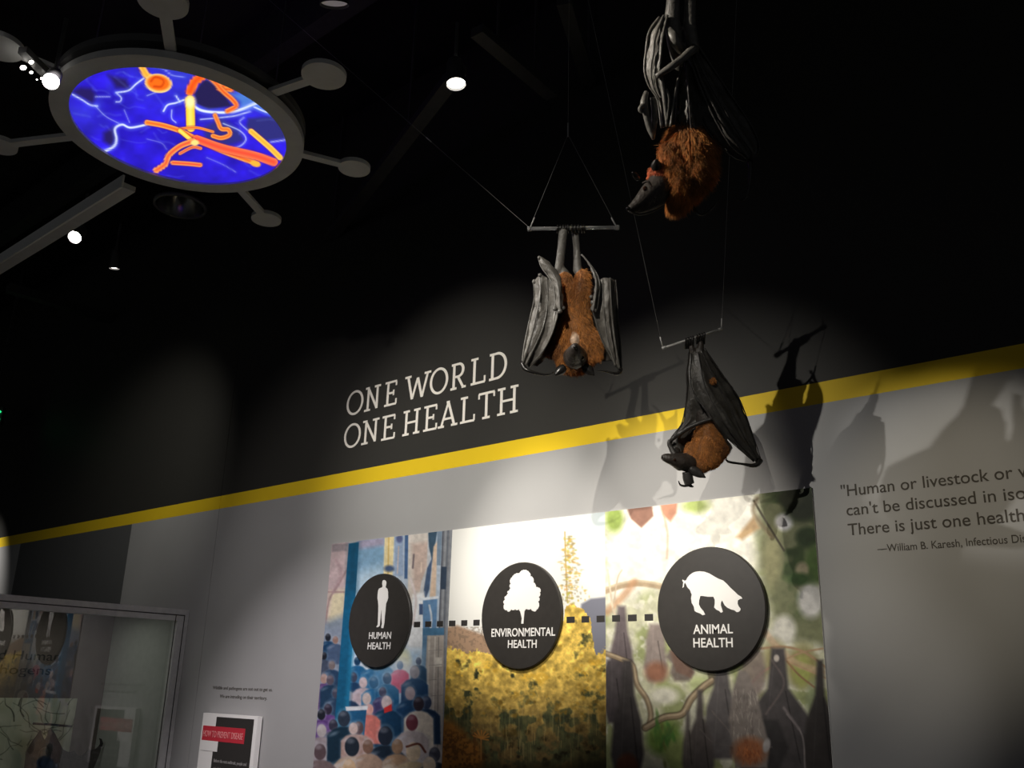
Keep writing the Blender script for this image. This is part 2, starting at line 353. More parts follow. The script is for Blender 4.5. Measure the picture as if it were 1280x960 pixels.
# ---------------------------------------------------------------- round screen of the ceiling sign
nr, na = 110, 300
rr = np.linspace(.0005, DR*.872, nr)[:, None]; aa = np.linspace(0, math.tau, na)[None, :]
Q = np.stack([DC.x+rr*np.cos(aa), DC.y+rr*np.sin(aa), np.full((nr, na), DC.z+.012)], -1)
px, py = proj_arr(Q); S = Art((px-60)*3.879, (py-50)*3.879, (44, 28, 205))
nn = fbm(S.X, S.Y, 240, 5); n2 = fbm(S.X, S.Y*1.4, 90, 9)
S.C *= (.75+.5*n2)[..., None]
S.mixin(np.clip((S.X-250)/700, 0, 1)*np.clip((420-S.Y)/300, 0, 1)*.75, (62, 100, 190))
S.mixin(np.clip((nn-.5)*3, 0, .5)*np.clip((480-S.Y)/300, 0, 1), (90, 140, 225))
for pts in ([(210, 235), (160, 230), (110, 250), (215, 310), (235, 270)], [(270, 450), (320, 420), (330, 480), (310, 520), (270, 490)], [(290, 170), (380, 190), (400, 240), (330, 230)]): S.poly(pts, (38, 28, 95), 25)
S.poly([(745, 205), (770, 190), (840, 240), (890, 320), (780, 335), (720, 310), (710, 260)], (36, 30, 80), 12)
S.poly([(840, 375), (930, 440), (950, 490), (860, 515), (760, 480), (760, 420)], (45, 45, 130), 25)
S.poly([(970, 380), (1100, 370), (1150, 420), (1150, 480), (1050, 490), (960, 430)], (45, 45, 120), 18)
S.poly([(700, 130), (800, 180), (860, 210), (900, 260), (1000, 250), (1050, 290), (1120, 380), (1000, 330), (930, 340), (930, 300)], (85, 150, 215), 30, .7)
for k in range(26):
    x, y = rng.uniform(130, 1100), rng.uniform(150, 680); a = rng.uniform(-.3, 1.2); L = rng.uniform(40, 140)
    pts = [(x+L*t*math.cos(a)+12*rng.normal()*.6, y+L*t*math.sin(a)+12*rng.normal()*.6) for t in (0, .33, .66, 1)]
    S.line(pts, 1, (120, 150, 245), rng.uniform(8, 18), .35)
WH = (225, 235, 255)
def glow(pts, w, al=1.0): S.line(pts, w*2.2, (110, 140, 250), 26, .6*al); S.line(pts, w, WH, 6, al)
glow([(120, 265), (165, 290), (205, 315), (240, 320)], 5); glow([(230, 320), (280, 370), (345, 405)], 2, .7)
glow([(215, 548), (270, 540), (320, 515), (332, 480), (325, 430), (360, 410), (400, 425), (480, 410)], 9)
glow([(330, 255), (390, 245), (425, 215), (465, 185)], 6); glow([(335, 260), (355, 280), (350, 298), (330, 300)], 5, .8); glow([(230, 275), (300, 275)], 3, .7); glow([(370, 340), (395, 400)], 2, .6)
glow([(560, 345), (580, 315), (620, 305), (660, 290)], 7); glow([(600, 340), (600, 380), (620, 400)], 4, .8); glow([(620, 270), (640, 300)], 5)
glow([(700, 315), (740, 340), (800, 350), (880, 350), (940, 335), (1000, 310), (1050, 295)], 12); glow([(740, 385), (850, 375), (920, 365), (980, 345)], 5, .8)
glow([(1000, 325), (1060, 350), (1110, 355)], 6); glow([(950, 375), (930, 400), (970, 440)], 4, .7); glow([(850, 405), (930, 440), (960, 480), (930, 515), (870, 525)], 4, .8); glow([(1080, 495), (1150, 485)], 4, .8)
glow([(500, 125), (560, 140), (600, 170), (660, 180)], 3, .6); glow([(480, 270), (520, 255)], 3, .6); glow([(310, 580), (420, 630), (475, 668)], 2, .5); glow([(770, 570), (850, 605), (910, 640)], 2, .5); glow([(480, 480), (550, 500), (575, 530)], 1.5, .5)
def orange(pts, w, c1=(255, 90, 30), c2=(255, 190, 90), hot=False):
    S.line(pts, w+7, (120, 20, 60), 8, .55); S.line(pts, w, c2 if not hot else (255, 200, 40), 4); S.line(pts, w*.55, c1 if not hot else (255, 235, 120), w*.55, .9)
orange([(680, 150), (735, 165), (780, 185), (830, 215), (880, 235)], 12, (240, 80, 20)); S.line([(680, 143), (740, 158)], 5, (255, 235, 215), 4)
orange([(850, 180), (860, 220), (830, 235), (890, 240)], 24, (235, 70, 20))
orange([(780, 175), (815, 210), (850, 250), (895, 290), (912, 320), (870, 345)], 22, (235, 60, 20))
orange([(745, 175), (710, 205), (688, 250)], 40, (235, 70, 20), (255, 130, 40))
orange([(688, 290), (690, 350), (692, 425)], 42, hot=True); S.ell(690, 300, 24, 28, (255, 240, 170), 22)
orange([(455, 130), (475, 165), (495, 185)], 32, (255, 160, 40), (255, 215, 110))
S.ell(535, 210, 66, 46, (255, 215, 130), 5, .15); S.ell(535, 208, 56, 37, (250, 110, 25), 12, .15); S.line([(500, 200), (520, 180), (560, 195), (550, 225), (515, 225)], 10, (190, 50, 10), 10, .7)
orange([(810, 365), (825, 400), (840, 430), (875, 435), (880, 460), (840, 475), (800, 465)], 20, (240, 90, 30)); orange([(640, 430), (720, 425), (800, 445)], 12, (240, 90, 30))
orange([(480, 400), (560, 415), (640, 440), (690, 465), (760, 500), (850, 540), (960, 580), (1015, 600)], 24)
S.ell(1005, 600, 26, 14, (255, 180, 60), 5, .3); orange([(720, 480), (850, 525), (1000, 560), (1095, 592)], 38, (250, 70, 50), (255, 130, 80)); orange([(640, 440), (700, 490)], 20, hot=True)
orange([(525, 632), (570, 600), (585, 560), (640, 515), (705, 490)], 26, (245, 70, 50)); orange([(605, 595), (680, 600), (738, 606)], 20, (245, 60, 50)); orange([(640, 550), (700, 520), (740, 525)], 14, (220, 60, 60))
S.ell(712, 498, 20, 14, (255, 225, 130), 8)
orange([(985, 443), (1040, 490), (1085, 530), (1125, 570)], 26, (255, 170, 40), (255, 215, 110))
S.C = np.clip(S.C, 0, 1)
grid_obj('screen', Q, S.C, M['screen'], sg)
# ---------------------------------------------------------------- the three mural panels
def board(pxl, pxr, ztop, art, label, base):
    xl, xr = pxl, pxr; zb = .75; t = .006
    pn = thing('mural_panel', ((xl+xr)/2, D, zb), label, 'mural')
    MB().box((xl, D-t, zb), (xr, D-.001, ztop)).build('backing', M['white'], pn)
    nx = 300; nz = 540; zlow = EYE-.27*D
    xs = np.linspace(xl, xr, nx)[None, :]; zs = np.linspace(ztop, zlow, nz)[:, None]
    Q = np.stack([xs+0*zs, 0*xs+0*zs+D-t-.0006, zs+0*xs], -1); px, py = proj_arr(Q)
    A = Art((px-art[0])*art[2], (py-art[1])*art[2], base); A.px, A.py = px, py
    return pn, A, Q
U1, U2, U3, U4 = -1.2596*D, -.9777*D, -.7*D, -.418*D; ZP = EYE+.2209*D
def finish(pn, A, Q, ss=1): grid_obj('photo_print', Q, np.clip(A.C, 0, 1), M['print'], pn)
# --- crowd
pn1, A, Q1 = board(U1, U2, ZP, (380, 640, 3.0), 'left mural panel with a street crowd photo under a blue pillar', (196, 194, 192))
e = A
e.poly([(100, 100), (170, 100), (120, 1500), (-100, 1500)], (196, 176, 178), 6); e.poly([(100, 300), (160, 290), (150, 420), (80, 440)], (212, 202, 170), 30)
e.poly([(105, 120), (165, 118), (160, 145), (105, 150)], (150, 140, 145), 8); e.line([(165, 210), (130, 270), (95, 330), (80, 420)], 6, (150, 125, 125), 8); e.line([(90, 300), (150, 300)], 5, (160, 130, 130), 6)
e.line([(120, 180), (140, 230), (110, 300)], 12, (170, 145, 150), 12, .7)
e.poly([(200, 100), (560, 60), (525, 1500), (100, 1500)], (178, 192, 208), 4)
e.poly([(200, 105), (302, 92), (296, 260), (190, 560)], (128, 166, 196), 10); e.poly([(200, 105), (302, 92), (302, 125), (200, 140)], (170, 165, 190), 18); e.poly([(190, 230), (300, 200), (290, 500), (170, 560)], (190, 212, 228), 50, .8)
e.poly([(303, 92), (338, 90), (332, 240), (298, 240)], (232, 216, 168), 4); e.line([(318, 95), (315, 240)], 5, (210, 180, 110), 4); e.ell(320, 212, 20, 12, (70, 90, 125), 10)
e.poly([(340, 90), (372, 86), (372, 240), (340, 240)], (150, 170, 198), 6); e.ell(358, 100, 12, 16, (90, 100, 140), 8); e.line([(355, 130), (350, 230)], 4, (200, 185, 180), 4); e.poly([(378, 86), (392, 84), (388, 250), (376, 250)], (70, 100, 140), 4)
e.poly([(392, 84), (470, 76), (460, 330), (388, 400)], (205, 198, 190), 5); e.poly([(405, 120), (470, 110), (455, 290), (410, 300)], (192, 172, 162), 18); e.line([(412, 160), (408, 210)], 6, (110, 100, 105), 5); e.line([(440, 190), (440, 225)], 5, (225, 205, 190), 6)
e.poly([(465, 74), (488, 72), (486, 140), (440, 260), (430, 340), (458, 300)], (190, 192, 196), 4); e.poly([(466, 74), (500, 70), (482, 190), (468, 130)], (60, 84, 104), 5); e.poly([(462, 210), (482, 170), (470, 290), (455, 330), (448, 300)], (72, 92, 122), 5)
e.poly([(486, 130), (500, 110), (494, 320), (470, 330)], (214, 190, 168), 6); e.poly([(500, 70), (518, 68), (512, 200), (498, 200)], (120, 140, 160), 3)
e.poly([(518, 68), (560, 62), (522, 1500), (470, 1500)], (122, 126, 132), 3)
for x, c in ((522, (80, 84, 96)), (532, (150, 154, 160)), (541, (92, 98, 108)), (552, (140, 144, 150))): e.line([(x, 66), (x-18, 520), (x-30, 1100)], 4, c, 3)
e.poly([(514, 205), (535, 205), (532, 290), (512, 290)], (52, 66, 84), 3)
e.poly([(410, 310), (450, 300), (455, 600), (380, 600), (395, 400)], (236, 240, 244), 14); e.line([(400, 250), (420, 330), (408, 420)], 8, (215, 205, 205), 8)
e.poly([(446, 330), (500, 325), (490, 600), (445, 600)], (100, 138, 178), 4); e.line([(436, 328), (500, 320)], 10, (222, 230, 238), 5); e.line([(470, 350), (478, 400), (470, 470)], 7, (208, 216, 226), 5); e.poly([(432, 345), (446, 345), (446, 385), (432, 385)], (74, 96, 134), 4)
e.poly([(445, 436), (525, 434), (525, 462), (445, 464)], (74, 118, 152), 3)
e.poly([(452, 464), (525, 462), (512, 1500), (435, 1500)], (172, 164, 156), 4); e.line([(492, 470), (480, 900)], 5, (206, 200, 192), 4); e.line([(470, 470), (455, 900)], 8, (198, 190, 180), 5); e.line([(505, 470), (497, 1100)], 3, (120, 118, 116), 3)
e.poly([(446, 464), (462, 464), (448, 740), (430, 740)], (92, 130, 164), 4)
e.poly([(492, 545), (518, 545), (516, 580), (492, 580)], (205, 200, 190), 3)
for y in (520, 575, 630, 690, 760, 830): e.line([(468, y), (518, y-3)], 2, (140, 136, 132), 2)
e.poly([(180, 520), (440, 520), (440, 760), (160, 800)], (150, 190, 225), 40, .9); e.ell(375, 560, 24, 40, (240, 225, 120), 20, 0, .8); e.ell(380, 620, 40, 70, (235, 243, 250), 30, 0, .8); e.ell(230, 560, 50, 40, (236, 243, 250), 20, 0, .7)
e.poly([(60, 420), (160, 380), (130, 1500), (-100, 1500)], (120, 138, 158), 30, .85)
def man(x, y, s, body, head=(42, 46, 60), rim=True, skin=None):
    w = 29*s
    if rim: e.ell(x, y-2*s, w*.62+2.5, w*.8+2.5, (215, 222, 232), 7, 0, .2); e.poly([(x-w*1.65, y+120*s), (x-w*1.6, y+36*s), (x-w*.5, y+17*s), (x+w*.5, y+17*s), (x+w*1.6, y+36*s), (x+w*1.65, y+120*s)], (200, 214, 230), 9, .2)
    e.poly([(x-w*1.5, y+130*s), (x-w*1.45, y+42*s), (x-w*.9, y+26*s), (x-w*.3, y+20*s), (x+w*.3, y+20*s), (x+w*.9, y+26*s), (x+w*1.45, y+42*s), (x+w*1.5, y+130*s)], body, 7)
    e.ell(x, y, w*.52, w*.7, head, 4.5); 
    e.ell(x-w*.12, y-w*.42, w*.3, w*.2, (216, 220, 228), 9, 0, .28); e.ell(x-w*.9, y+38*s, w*.4, w*.14, (210, 222, 236), 9, -.4, .35)
    if skin: e.ell(x+w*.3, y+w*.4, w*.3, w*.45, skin, 4, 0, .8)
BL, NV, DK = (32, 100, 150), (26, 62, 96), (30, 34, 44)
for x, y, s, b_, h_ in ((90, 470, .7, NV, DK), (118, 480, .7, (70, 90, 120), (150, 120, 110)), (75, 540, .7, (70, 80, 100), DK), (105, 575, .8, (40, 66, 96), (120, 110, 110)), (200, 560, .8, BL, NV), (255, 570, .9, BL, NV), (300, 560, .8, (54, 120, 170), (96, 110, 140)),
        (360, 575, .8, (214, 74, 110), (50, 90, 140)), (430, 560, .7, NV, (52, 70, 100)), (75, 625, .9, (96, 66, 120), (170, 140, 130)), (98, 630, .9, (32, 60, 88), (92, 84, 96)), (185, 620, .95, (30, 64, 100), (62, 70, 92)), (222, 640, 1.0, (196, 180, 186), (206, 188, 190)), (262, 640, 1.1, (28, 98, 148), (40, 90, 130)), (312, 625, 1.05, (28, 92, 140), (30, 64, 100)),
        (415, 600, 1.2, (24, 62, 104), (150, 146, 156)), (120, 680, .9, (44, 70, 100), (70, 72, 90)), (170, 690, .9, (40, 60, 90), (182, 168, 172)), (235, 700, 1.1, (150, 150, 160), (206, 190, 184)), (295, 675, .9, (70, 66, 110), (60, 64, 90)), (398, 680, 1.25, (32, 74, 116), (176, 160, 168)), (460, 715, 1.2, (26, 52, 82), (50, 66, 96)),
        (90, 740, 1.0, (100, 66, 132), (48, 42, 60)), (65, 760, 1.0, (92, 60, 124), DK), (310, 715, 1.3, (24, 66, 100), (212, 196, 196)), (245, 740, 1.0, (220, 130, 120), (226, 170, 160))):
    man(x, y, s, b_, h_)
e.poly([(168, 118), (206, 113), (150, 1000), (98, 1000)], (20, 92, 130), 3); e.poly([(186, 330), (200, 330), (152, 1000), (130, 1000)], (36, 132, 176), 14, .7); e.poly([(168, 118), (206, 113), (196, 300), (160, 300)], (22, 66, 92), 30, .6)
e.poly([(160, 738), (235, 735), (225, 850), (165, 860)], (34, 92, 134), 3); e.poly([(155, 730), (240, 727), (238, 742), (158, 746)], (228, 232, 236), 4); e.poly([(300, 735), (328, 720), (330, 745), (300, 755)], (222, 60, 60), 4)
for x, y, s, b_, h_ in ((110, 800, 1.1, (60, 60, 80), (52, 52, 70)), (66, 820, 1.2, (150, 140, 144), (176, 170, 170)), (150, 775, 1.5, (22, 48, 66), (44, 56, 72)), (430, 720, 1.3, (232, 222, 206), (56, 48, 60)), (205, 810, 1.2, (190, 160, 150), (96, 80, 84)), (185, 812, 1.1, (180, 150, 140), (206, 186, 180)), (405, 790, 1.5, (200, 190, 190), (120, 62, 74)), (305, 840, 1.8, (28, 44, 60), (36, 46, 62)), (180, 880, 1.8, (190, 168, 146), (34, 44, 56)), (60, 900, 1.5, (120, 104, 104), (90, 74, 78)),
        (350, 880, 1.4, (180, 150, 120), (160, 130, 104)), (240, 880, 1.3, (176, 150, 130), (130, 100, 84)), (410, 900, 1.8, (206, 186, 150), (226, 206, 176)), (490, 910, 1.4, (40, 48, 60), (70, 72, 86)), (470, 950, 1.6, (220, 200, 170), (232, 212, 184)), (320, 980, 1.7, (196, 170, 140), (214, 196, 170)), (170, 960, 1.6, (196, 170, 140), (206, 176, 140)), (110, 1040, 1.8, NV, DK), (260, 1060, 2, (180, 160, 140), (120, 90, 70)), (400, 1060, 2, NV, (200, 170, 150)), (480, 1090, 1.8, (200, 190, 180), DK)):
    man(x, y, s, b_, h_)
e.line([(385, 880), (430, 870), (455, 900)], 8, (110, 62, 50), 4)
A.C *= (.9+.2*fbm(e.X, e.Y, 12, 3, 3))[..., None]; A.mixin(np.clip((e.Y-480)/60, 0, 1)*np.clip((720-e.Y)/160, 0, 1)*np.clip(1-np.abs(e.X-350)/140, 0, 1)*.6, (225, 236, 245))
finish(pn1, A, Q1)
# --- forest
pn2, A, Q2 = board(U2, U3, ZP, (380, 640, 3.0), 'middle mural panel with a yellow lit forest under pale sky', (232, 232, 226)); e = A
e.mixin(np.clip((e.X-900)/250, 0, 1)*np.clip((250-e.Y)/200, 0, 1)*.5, (150, 178, 190))
n1 = fbm(e.X, e.Y, 34, 21, 4); n2 = fbm(e.X, e.Y, 9, 31, 3); n3 = fbm(e.X*3.2, e.Y*.35, 18, 41, 3); n4 = fbm(e.X, e.Y, 70, 77, 3)
e.poly([(1040, 345), (1075, 325), (1140, 318), (1140, 720), (1000, 720)], (122, 124, 136), 10)
e.poly([(530, 432), (575, 425), (630, 445), (700, 470), (720, 700), (520, 700)], (172, 142, 116), 12); e.mixin(np.clip((n2-.5)*4, 0, .5)*(e.Y > 430)*(e.X < 720), (120, 104, 88))
xk = [520, 545, 600, 650, 700, 760, 830, 880, 930, 960, 985, 1005, 1050, 1078, 1095, 1120, 1150]; yk = [500, 505, 515, 510, 535, 540, 540, 545, 520, 450, 350, 325, 365, 420, 540, 520, 500]
tl = np.interp(e.X, xk, yk)+(n1-.5)*60+(n2-.5)*30
fm = np.clip((e.Y-tl)/5, 0, 1)
hgt = np.clip((e.Y-600)/260, 0, 1)
n5 = fbm(e.X, e.Y, 16, 51, 4)
leaf = np.stack([.90-.44*hgt, .76-.38*hgt, .36-.14*hgt], -1)*(.62+.75*n5)[..., None]*(.62+.75*n1)[..., None]
dark = np.array((.22, .235, .15))*(.45+.7*n5+.6*n3)[..., None]
dk = np.clip((n1-.52)*7+(hgt-.42)*2.2, 0, 1)*np.clip((n4+.35), 0, 1)
leaf = leaf*(1-dk[..., None])+dark*dk[..., None]
e.C = e.C*(1-fm[..., None])+np.clip(leaf, 0, 1)*fm[..., None]
r2 = np.random.default_rng(5)
for k in range(150):
    x = r2.uniform(530, 1150); y = r2.uniform(500, 980); 
    if y < np.interp(x, xk, yk)+15: continue
    br = (1-np.clip((y-560)/330, 0, 1))*r2.uniform(.55, 1.1)+.12; rr_ = r2.uniform(6, 22)
    al = np.clip((np.clip(1-np.hypot(e.X-x, (e.Y-y)*1.1)/rr_, 0, 1)*2.2)*(n2*1.7-.35), 0, .85); e.mixin(al, (min(255, 245*br), min(255, 195*br), 70*br))
for k in range(60):
    x = r2.uniform(540, 1130); y = r2.uniform(720, 900); L = r2.uniform(25, 80); e.line([(x, y), (x+r2.uniform(-3, 3), y+L)], 1.6, (170, 150, 100), 2.5, r2.uniform(.25, .8))
e.poly([(515, 780), (560, 785), (620, 850), (660, 880), (680, 1000), (500, 1000)], (158, 102, 38), 30, .85); e.mixin(np.clip((n2-.45)*5, 0, .8)*np.clip((e.Y-800)/40, 0, 1)*np.clip((700-e.X)/60, 0, 1), (92, 58, 22))
for a in (-2.9, -2.5, -2.0, -1.5, -1.0, -.5, -.1, .4): e.line([(664, 850), (664+30*math.cos(a), 845+26*math.sin(a))], 4, (176, 116, 50), 4)
e.line([(664, 850), (664, 930)], 4, (150, 105, 55), 3); e.poly([(700, 940), (1150, 930), (1150, 1700), (500, 1700), (500, 980)], (46, 40, 22), 40, .6)
e.line([(978, 75), (982, 200), (988, 340)], 4, (180, 150, 80), 4)
for k in range(260):
    y = r2.uniform(90, 345); sp_ = 12+ (y-80)*.16; x = 985+r2.normal()*sp_*.6+10; e.ell(x, y, r2.uniform(2, 7), r2.uniform(1.5, 4.5), (r2.uniform(170, 225), r2.uniform(150, 190), 80) if r2.random() > .35 else (150, 140, 105), 4, 0, .65)
finish(pn2, A, Q2)
# --- fruit bats in trees
pn3, A, Q3 = board(U3, U4, ZP, (740, 600, 2.6667), 'right mural panel with a photo of roosting fruit bats on branches', (206, 206, 176)); e = A
n1 = fbm(e.X, e.Y, 90, 61, 3); n2 = fbm(e.X, e.Y, 30, 71, 3)
e.mixin(np.clip((n1-.5)*5, 0, .8), (150, 160, 104)); e.mixin(np.clip((n2-.55)*5, 0, .7), (232, 230, 214))
e.poly([(40, 80), (560, 30), (540, 420), (250, 340), (60, 430)], (240, 238, 226), 60)
e.poly([(550, 30), (760, 10), (800, 560), (620, 520), (560, 300)], (120, 124, 92), 40)
e.mixin(np.clip((fbm(e.X, e.Y, 60, 91, 2)-.5)*6, 0, 1)*np.clip((e.X-560)/60, 0, 1)*np.clip((480-e.Y)/80, 0, 1), (62, 78, 44))
for x, y, rx, ry, c, s_ in ((75, 130, 30, 45, (150, 172, 88), 20), (345, 85, 45, 25, (170, 186, 110), 24), (640, 140, 30, 30, (200, 200, 200), 16), (730, 400, 44, 60, (205, 204, 200), 22), (640, 500, 40, 50, (214, 212, 200), 22), (600, 260, 30, 90, (150, 148, 110), 26), (700, 80, 60, 60, (40, 46, 30), 34), (720, 190, 40, 34, (46, 62, 34), 18), (660, 60, 40, 30, (52, 56, 40), 20), (740, 280, 30, 60, (76, 100, 50), 22), (700, 300, 22, 26, (170, 160, 130), 14), (690, 330, 40, 20, (60, 86, 44), 16),
        (610, 600, 40, 60, (176, 168, 120), 30), (700, 620, 50, 70, (156, 148, 96), 30), (360, 680, 40, 30, (196, 206, 150), 22), (560, 640, 24, 30, (150, 150, 110), 20), (240, 720, 50, 30, (226, 224, 206), 20), (60, 620, 20, 60, (226, 222, 214), 16), (240, 860, 60, 60, (120, 150, 74), 30), (290, 920, 50, 60, (156, 172, 104), 24), (700, 640, 30, 50, (170, 176, 100), 20), (340, 800, 30, 60, (206, 206, 186), 20), (735, 740, 20, 60, (150, 160, 120), 20)):
    e.ell(x, y, rx, ry, c, s_)
e.poly([(115, 90), (200, 85), (205, 120), (165, 160), (130, 130)], (150, 112, 96), 7); e.poly([(225, 80), (285, 75), (282, 110), (262, 140), (235, 115)], (192, 138, 112), 10); e.line([(240, 120), (252, 180), (250, 260)], 6, (196, 160, 130), 8, .7)
e.line([(45, 370), (100, 352), (160, 345), (240, 358), (300, 380)], 20, (176, 156, 128), 6); e.line([(45, 362), (100, 344), (160, 337), (240, 350)], 6, (206, 190, 160), 6)
e.line([(50, 440), (110, 380), (140, 340)], 24, (196, 148, 110), 14, .7)
e.line([(540, 70), (575, 130), (640, 235)], 7, (70, 66, 52), 4); e.line([(550, 60), (540, 110), (600, 190)], 14, (120, 104, 80), 12, .7); e.poly([(480, 190), (540, 120), (560, 160), (500, 200)], (190, 160, 120), 14)
e.line([(52, 300), (60, 360), (70, 430), (88, 470), (92, 530)], 6, (222, 206, 180), 4); e.line([(70, 430), (85, 330), (100, 300)], 4, (206, 186, 160), 4)
BR1, BR2 = (150, 132, 106), (196, 178, 148)
def branch(pts, w): e.line(pts, w+4, (70, 58, 46), 6, .6); e.line(pts, w, BR1, 4); e.line([(x, y-w*.2) for x, y in pts], w*.4, BR2, 4, .8)
def rbat(x, y, w, h, body=(58, 56, 56), chest=None, neck=None, top=None):
    top = top or w*.22
    e.poly([(x-top*.5, y), (x+top*.5, y), (x+top*.8, y+h*.28), (x+w*.42, y+h*.48), (x+w*.5, y+h*.75), (x+w*.3, y+h), (x-w*.3, y+h), (x-w*.5, y+h*.75), (x-w*.42, y+h*.48), (x-top*.8, y+h*.28)], tuple(min(255, q+14) for q in body), 13)
    e.line([(x-top*.2, y+6), (x-w*.12, y+h*.4), (x-w*.2, y+h*.9)], 3, tuple(min(255, c+26) for c in body), 4, .8); e.line([(x+w*.1, y+h*.3), (x+w*.3, y+h*.8)], 3, tuple(int(c*.6) for c in body), 4, .8)
    if chest: e.ell(x, y+h*.86, w*.34, h*.12, chest, 14)
rbat(212, 480, 78, 190, (136, 124, 118), None, None, 40); e.ell(215, 640, 38, 34, (150, 100, 76), 24, 0, .85)
rbat(300, 560, 80, 110, (110, 100, 92), None, None, 70); e.poly([(260, 570), (300, 570), (340, 640), (330, 660), (280, 640)], (120, 96, 84), 10)
rbat(98, 420, 84, 300, (96, 86, 88), None, None, 26)
rbat(75, 600, 70, 210, (70, 64, 66), None, None, 50)
e.line([(570, 500), (620, 560), (680, 610), (770, 640)], 22, (206, 176, 146), 10, .7)
e.line([(560, 562), (640, 556), (710, 575), (780, 625)], 8, (176, 146, 112), 4); e.line([(640, 600), (700, 575), (780, 560)], 6, (180, 150, 116), 4); e.line([(645, 600), (700, 625), (790, 665)], 6, (190, 160, 124), 4); e.line([(650, 605), (690, 650), (740, 690)], 6, (150, 116, 84), 5); e.line([(520, 690), (570, 640), (640, 600)], 8, (182, 146, 120), 5)
branch([(45, 578), (95, 596), (135, 618), (150, 680), (182, 730), (196, 780), (190, 820)], 15)
rbat(118, 600, 110, 420, (56, 52, 52), (96, 58, 40), None, 30)
e.line([(178, 826), (240, 792), (300, 780), (330, 730), (370, 690), (400, 670), (396, 640)], 26, (70, 58, 46), 6, .6); branch([(178, 826), (240, 792), (300, 780), (330, 730), (370, 690), (400, 668)], 18)
for k in range(30): e.ell(235+r2.normal()*18, 850+r2.normal()*30, 5, 16, (r2.uniform(70, 110), r2.uniform(110, 140), 60), 6, r2.uniform(-.5, .5), .7)
rbat(432, 600, 120, 330, (84, 80, 80), None, None, 34); rbat(620, 560, 250, 480, (66, 62, 62), None, None, 44); e.ell(540, 640, 40, 90, (138, 122, 120), 18, 0, .8); rbat(360, 700, 96, 330, (74, 68, 66), None, None, 16); rbat(560, 800, 160, 330, (44, 42, 42), None, None, 120)
rbat(760, 600, 110, 420, (48, 44, 42), None, None, 20); rbat(320, 770, 40, 220, (84, 78, 74))
e.line([(400, 770), (470, 860), (480, 960)], 3, (120, 112, 108), 5); e.line([(650, 780), (700, 850), (710, 960)], 4, (160, 152, 150), 5); e.line([(640, 760), (690, 830)], 8, (130, 122, 122), 8); e.line([(360, 830), (420, 880), (600, 890)], 3, (104, 98, 96), 4); e.line([(580, 780), (640, 680), (600, 600)], 6, (110, 100, 98), 6)
e.poly([(490, 630), (520, 640), (555, 740), (590, 880), (585, 960), (480, 960), (455, 800), (470, 700)], (132, 124, 118), 10)
for k in range(70): x = r2.uniform(465, 560); y = r2.uniform(690, 850); e.line([(x, y), (x+r2.normal()*5, y+r2.uniform(14, 30))], 2, (186, 178, 168) if r2.random() > .4 else (96, 88, 84), 3, .6)
e.ell(525, 905, 54, 46, (160, 98, 62), 30, 0, .9); 
for k in range(60): a = r2.uniform(0, 6.28); q_ = r2.uniform(0, 44); x = 525+q_*math.cos(a); y = 905+q_*math.sin(a); e.line([(x, y), (x+r2.normal()*4, y+12)], 2, (206, 124, 70) if r2.random() > .5 else (126, 64, 34), 3, .6)
e.ell(582, 885, 12, 24, (170, 166, 164), 6, .2); e.ell(615, 594, 9, 12, (206, 196, 186), 5)
e.poly([(-50, 1010), (900, 1010), (900, 1600), (-50, 1600)], (60, 58, 50), 60)
A.C *= (.86+.28*fbm(e.X, e.Y, 22, 33, 4))[..., None]
finish(pn3, A, Q3)
# ================================================================ lettering, discs, case
TMP = []
def text_mesh(s, bold=0.0, extrude=.004):
    c = bpy.data.curves.new('lettering', 'FONT'); c.body = s; c.offset = bold; c.extrude = extrude; c.resolution_u = 4
    o = bpy.data.objects.new('lettering', c); COL.objects.link(o); dg = bpy.context.evaluated_depsgraph_get(); me = bpy.data.meshes.new_from_object(o.evaluated_get(dg)); bpy.data.objects.remove(o); bpy.data.curves.remove(c)
    n = len(me.vertices); co = np.empty(n*3); me.vertices.foreach_get('co', co); co = co.reshape(-1, 3); return me, co
def put_text(s, x0, x1, z0, caph, y, parent, m, bold=0.0, name='lettering', capref='H', th=.0012):
    # lies on a plane facing -y, x0..x1 wide, baseline z0, cap height caph
    me, co = text_mesh(s, bold); a, b_ = co[:, 0].min(), co[:, 0].max()
    co2 = np.empty_like(co); co2[:, 0] = x0+(co[:, 0]-a)/(b_-a)*(x1-x0); co2[:, 2] = z0+co[:, 1]*caph/.70; co2[:, 1] = y-th*.5-co[:, 2]*th/.008
    me.vertices.foreach_set('co', co2.reshape(-1)); me.update(); me.materials.clear(); me.name = name
    return link(name, me, m, parent)
def wx(px, py): return W(px, py).x
def wz(px, py): return W(px, py).z
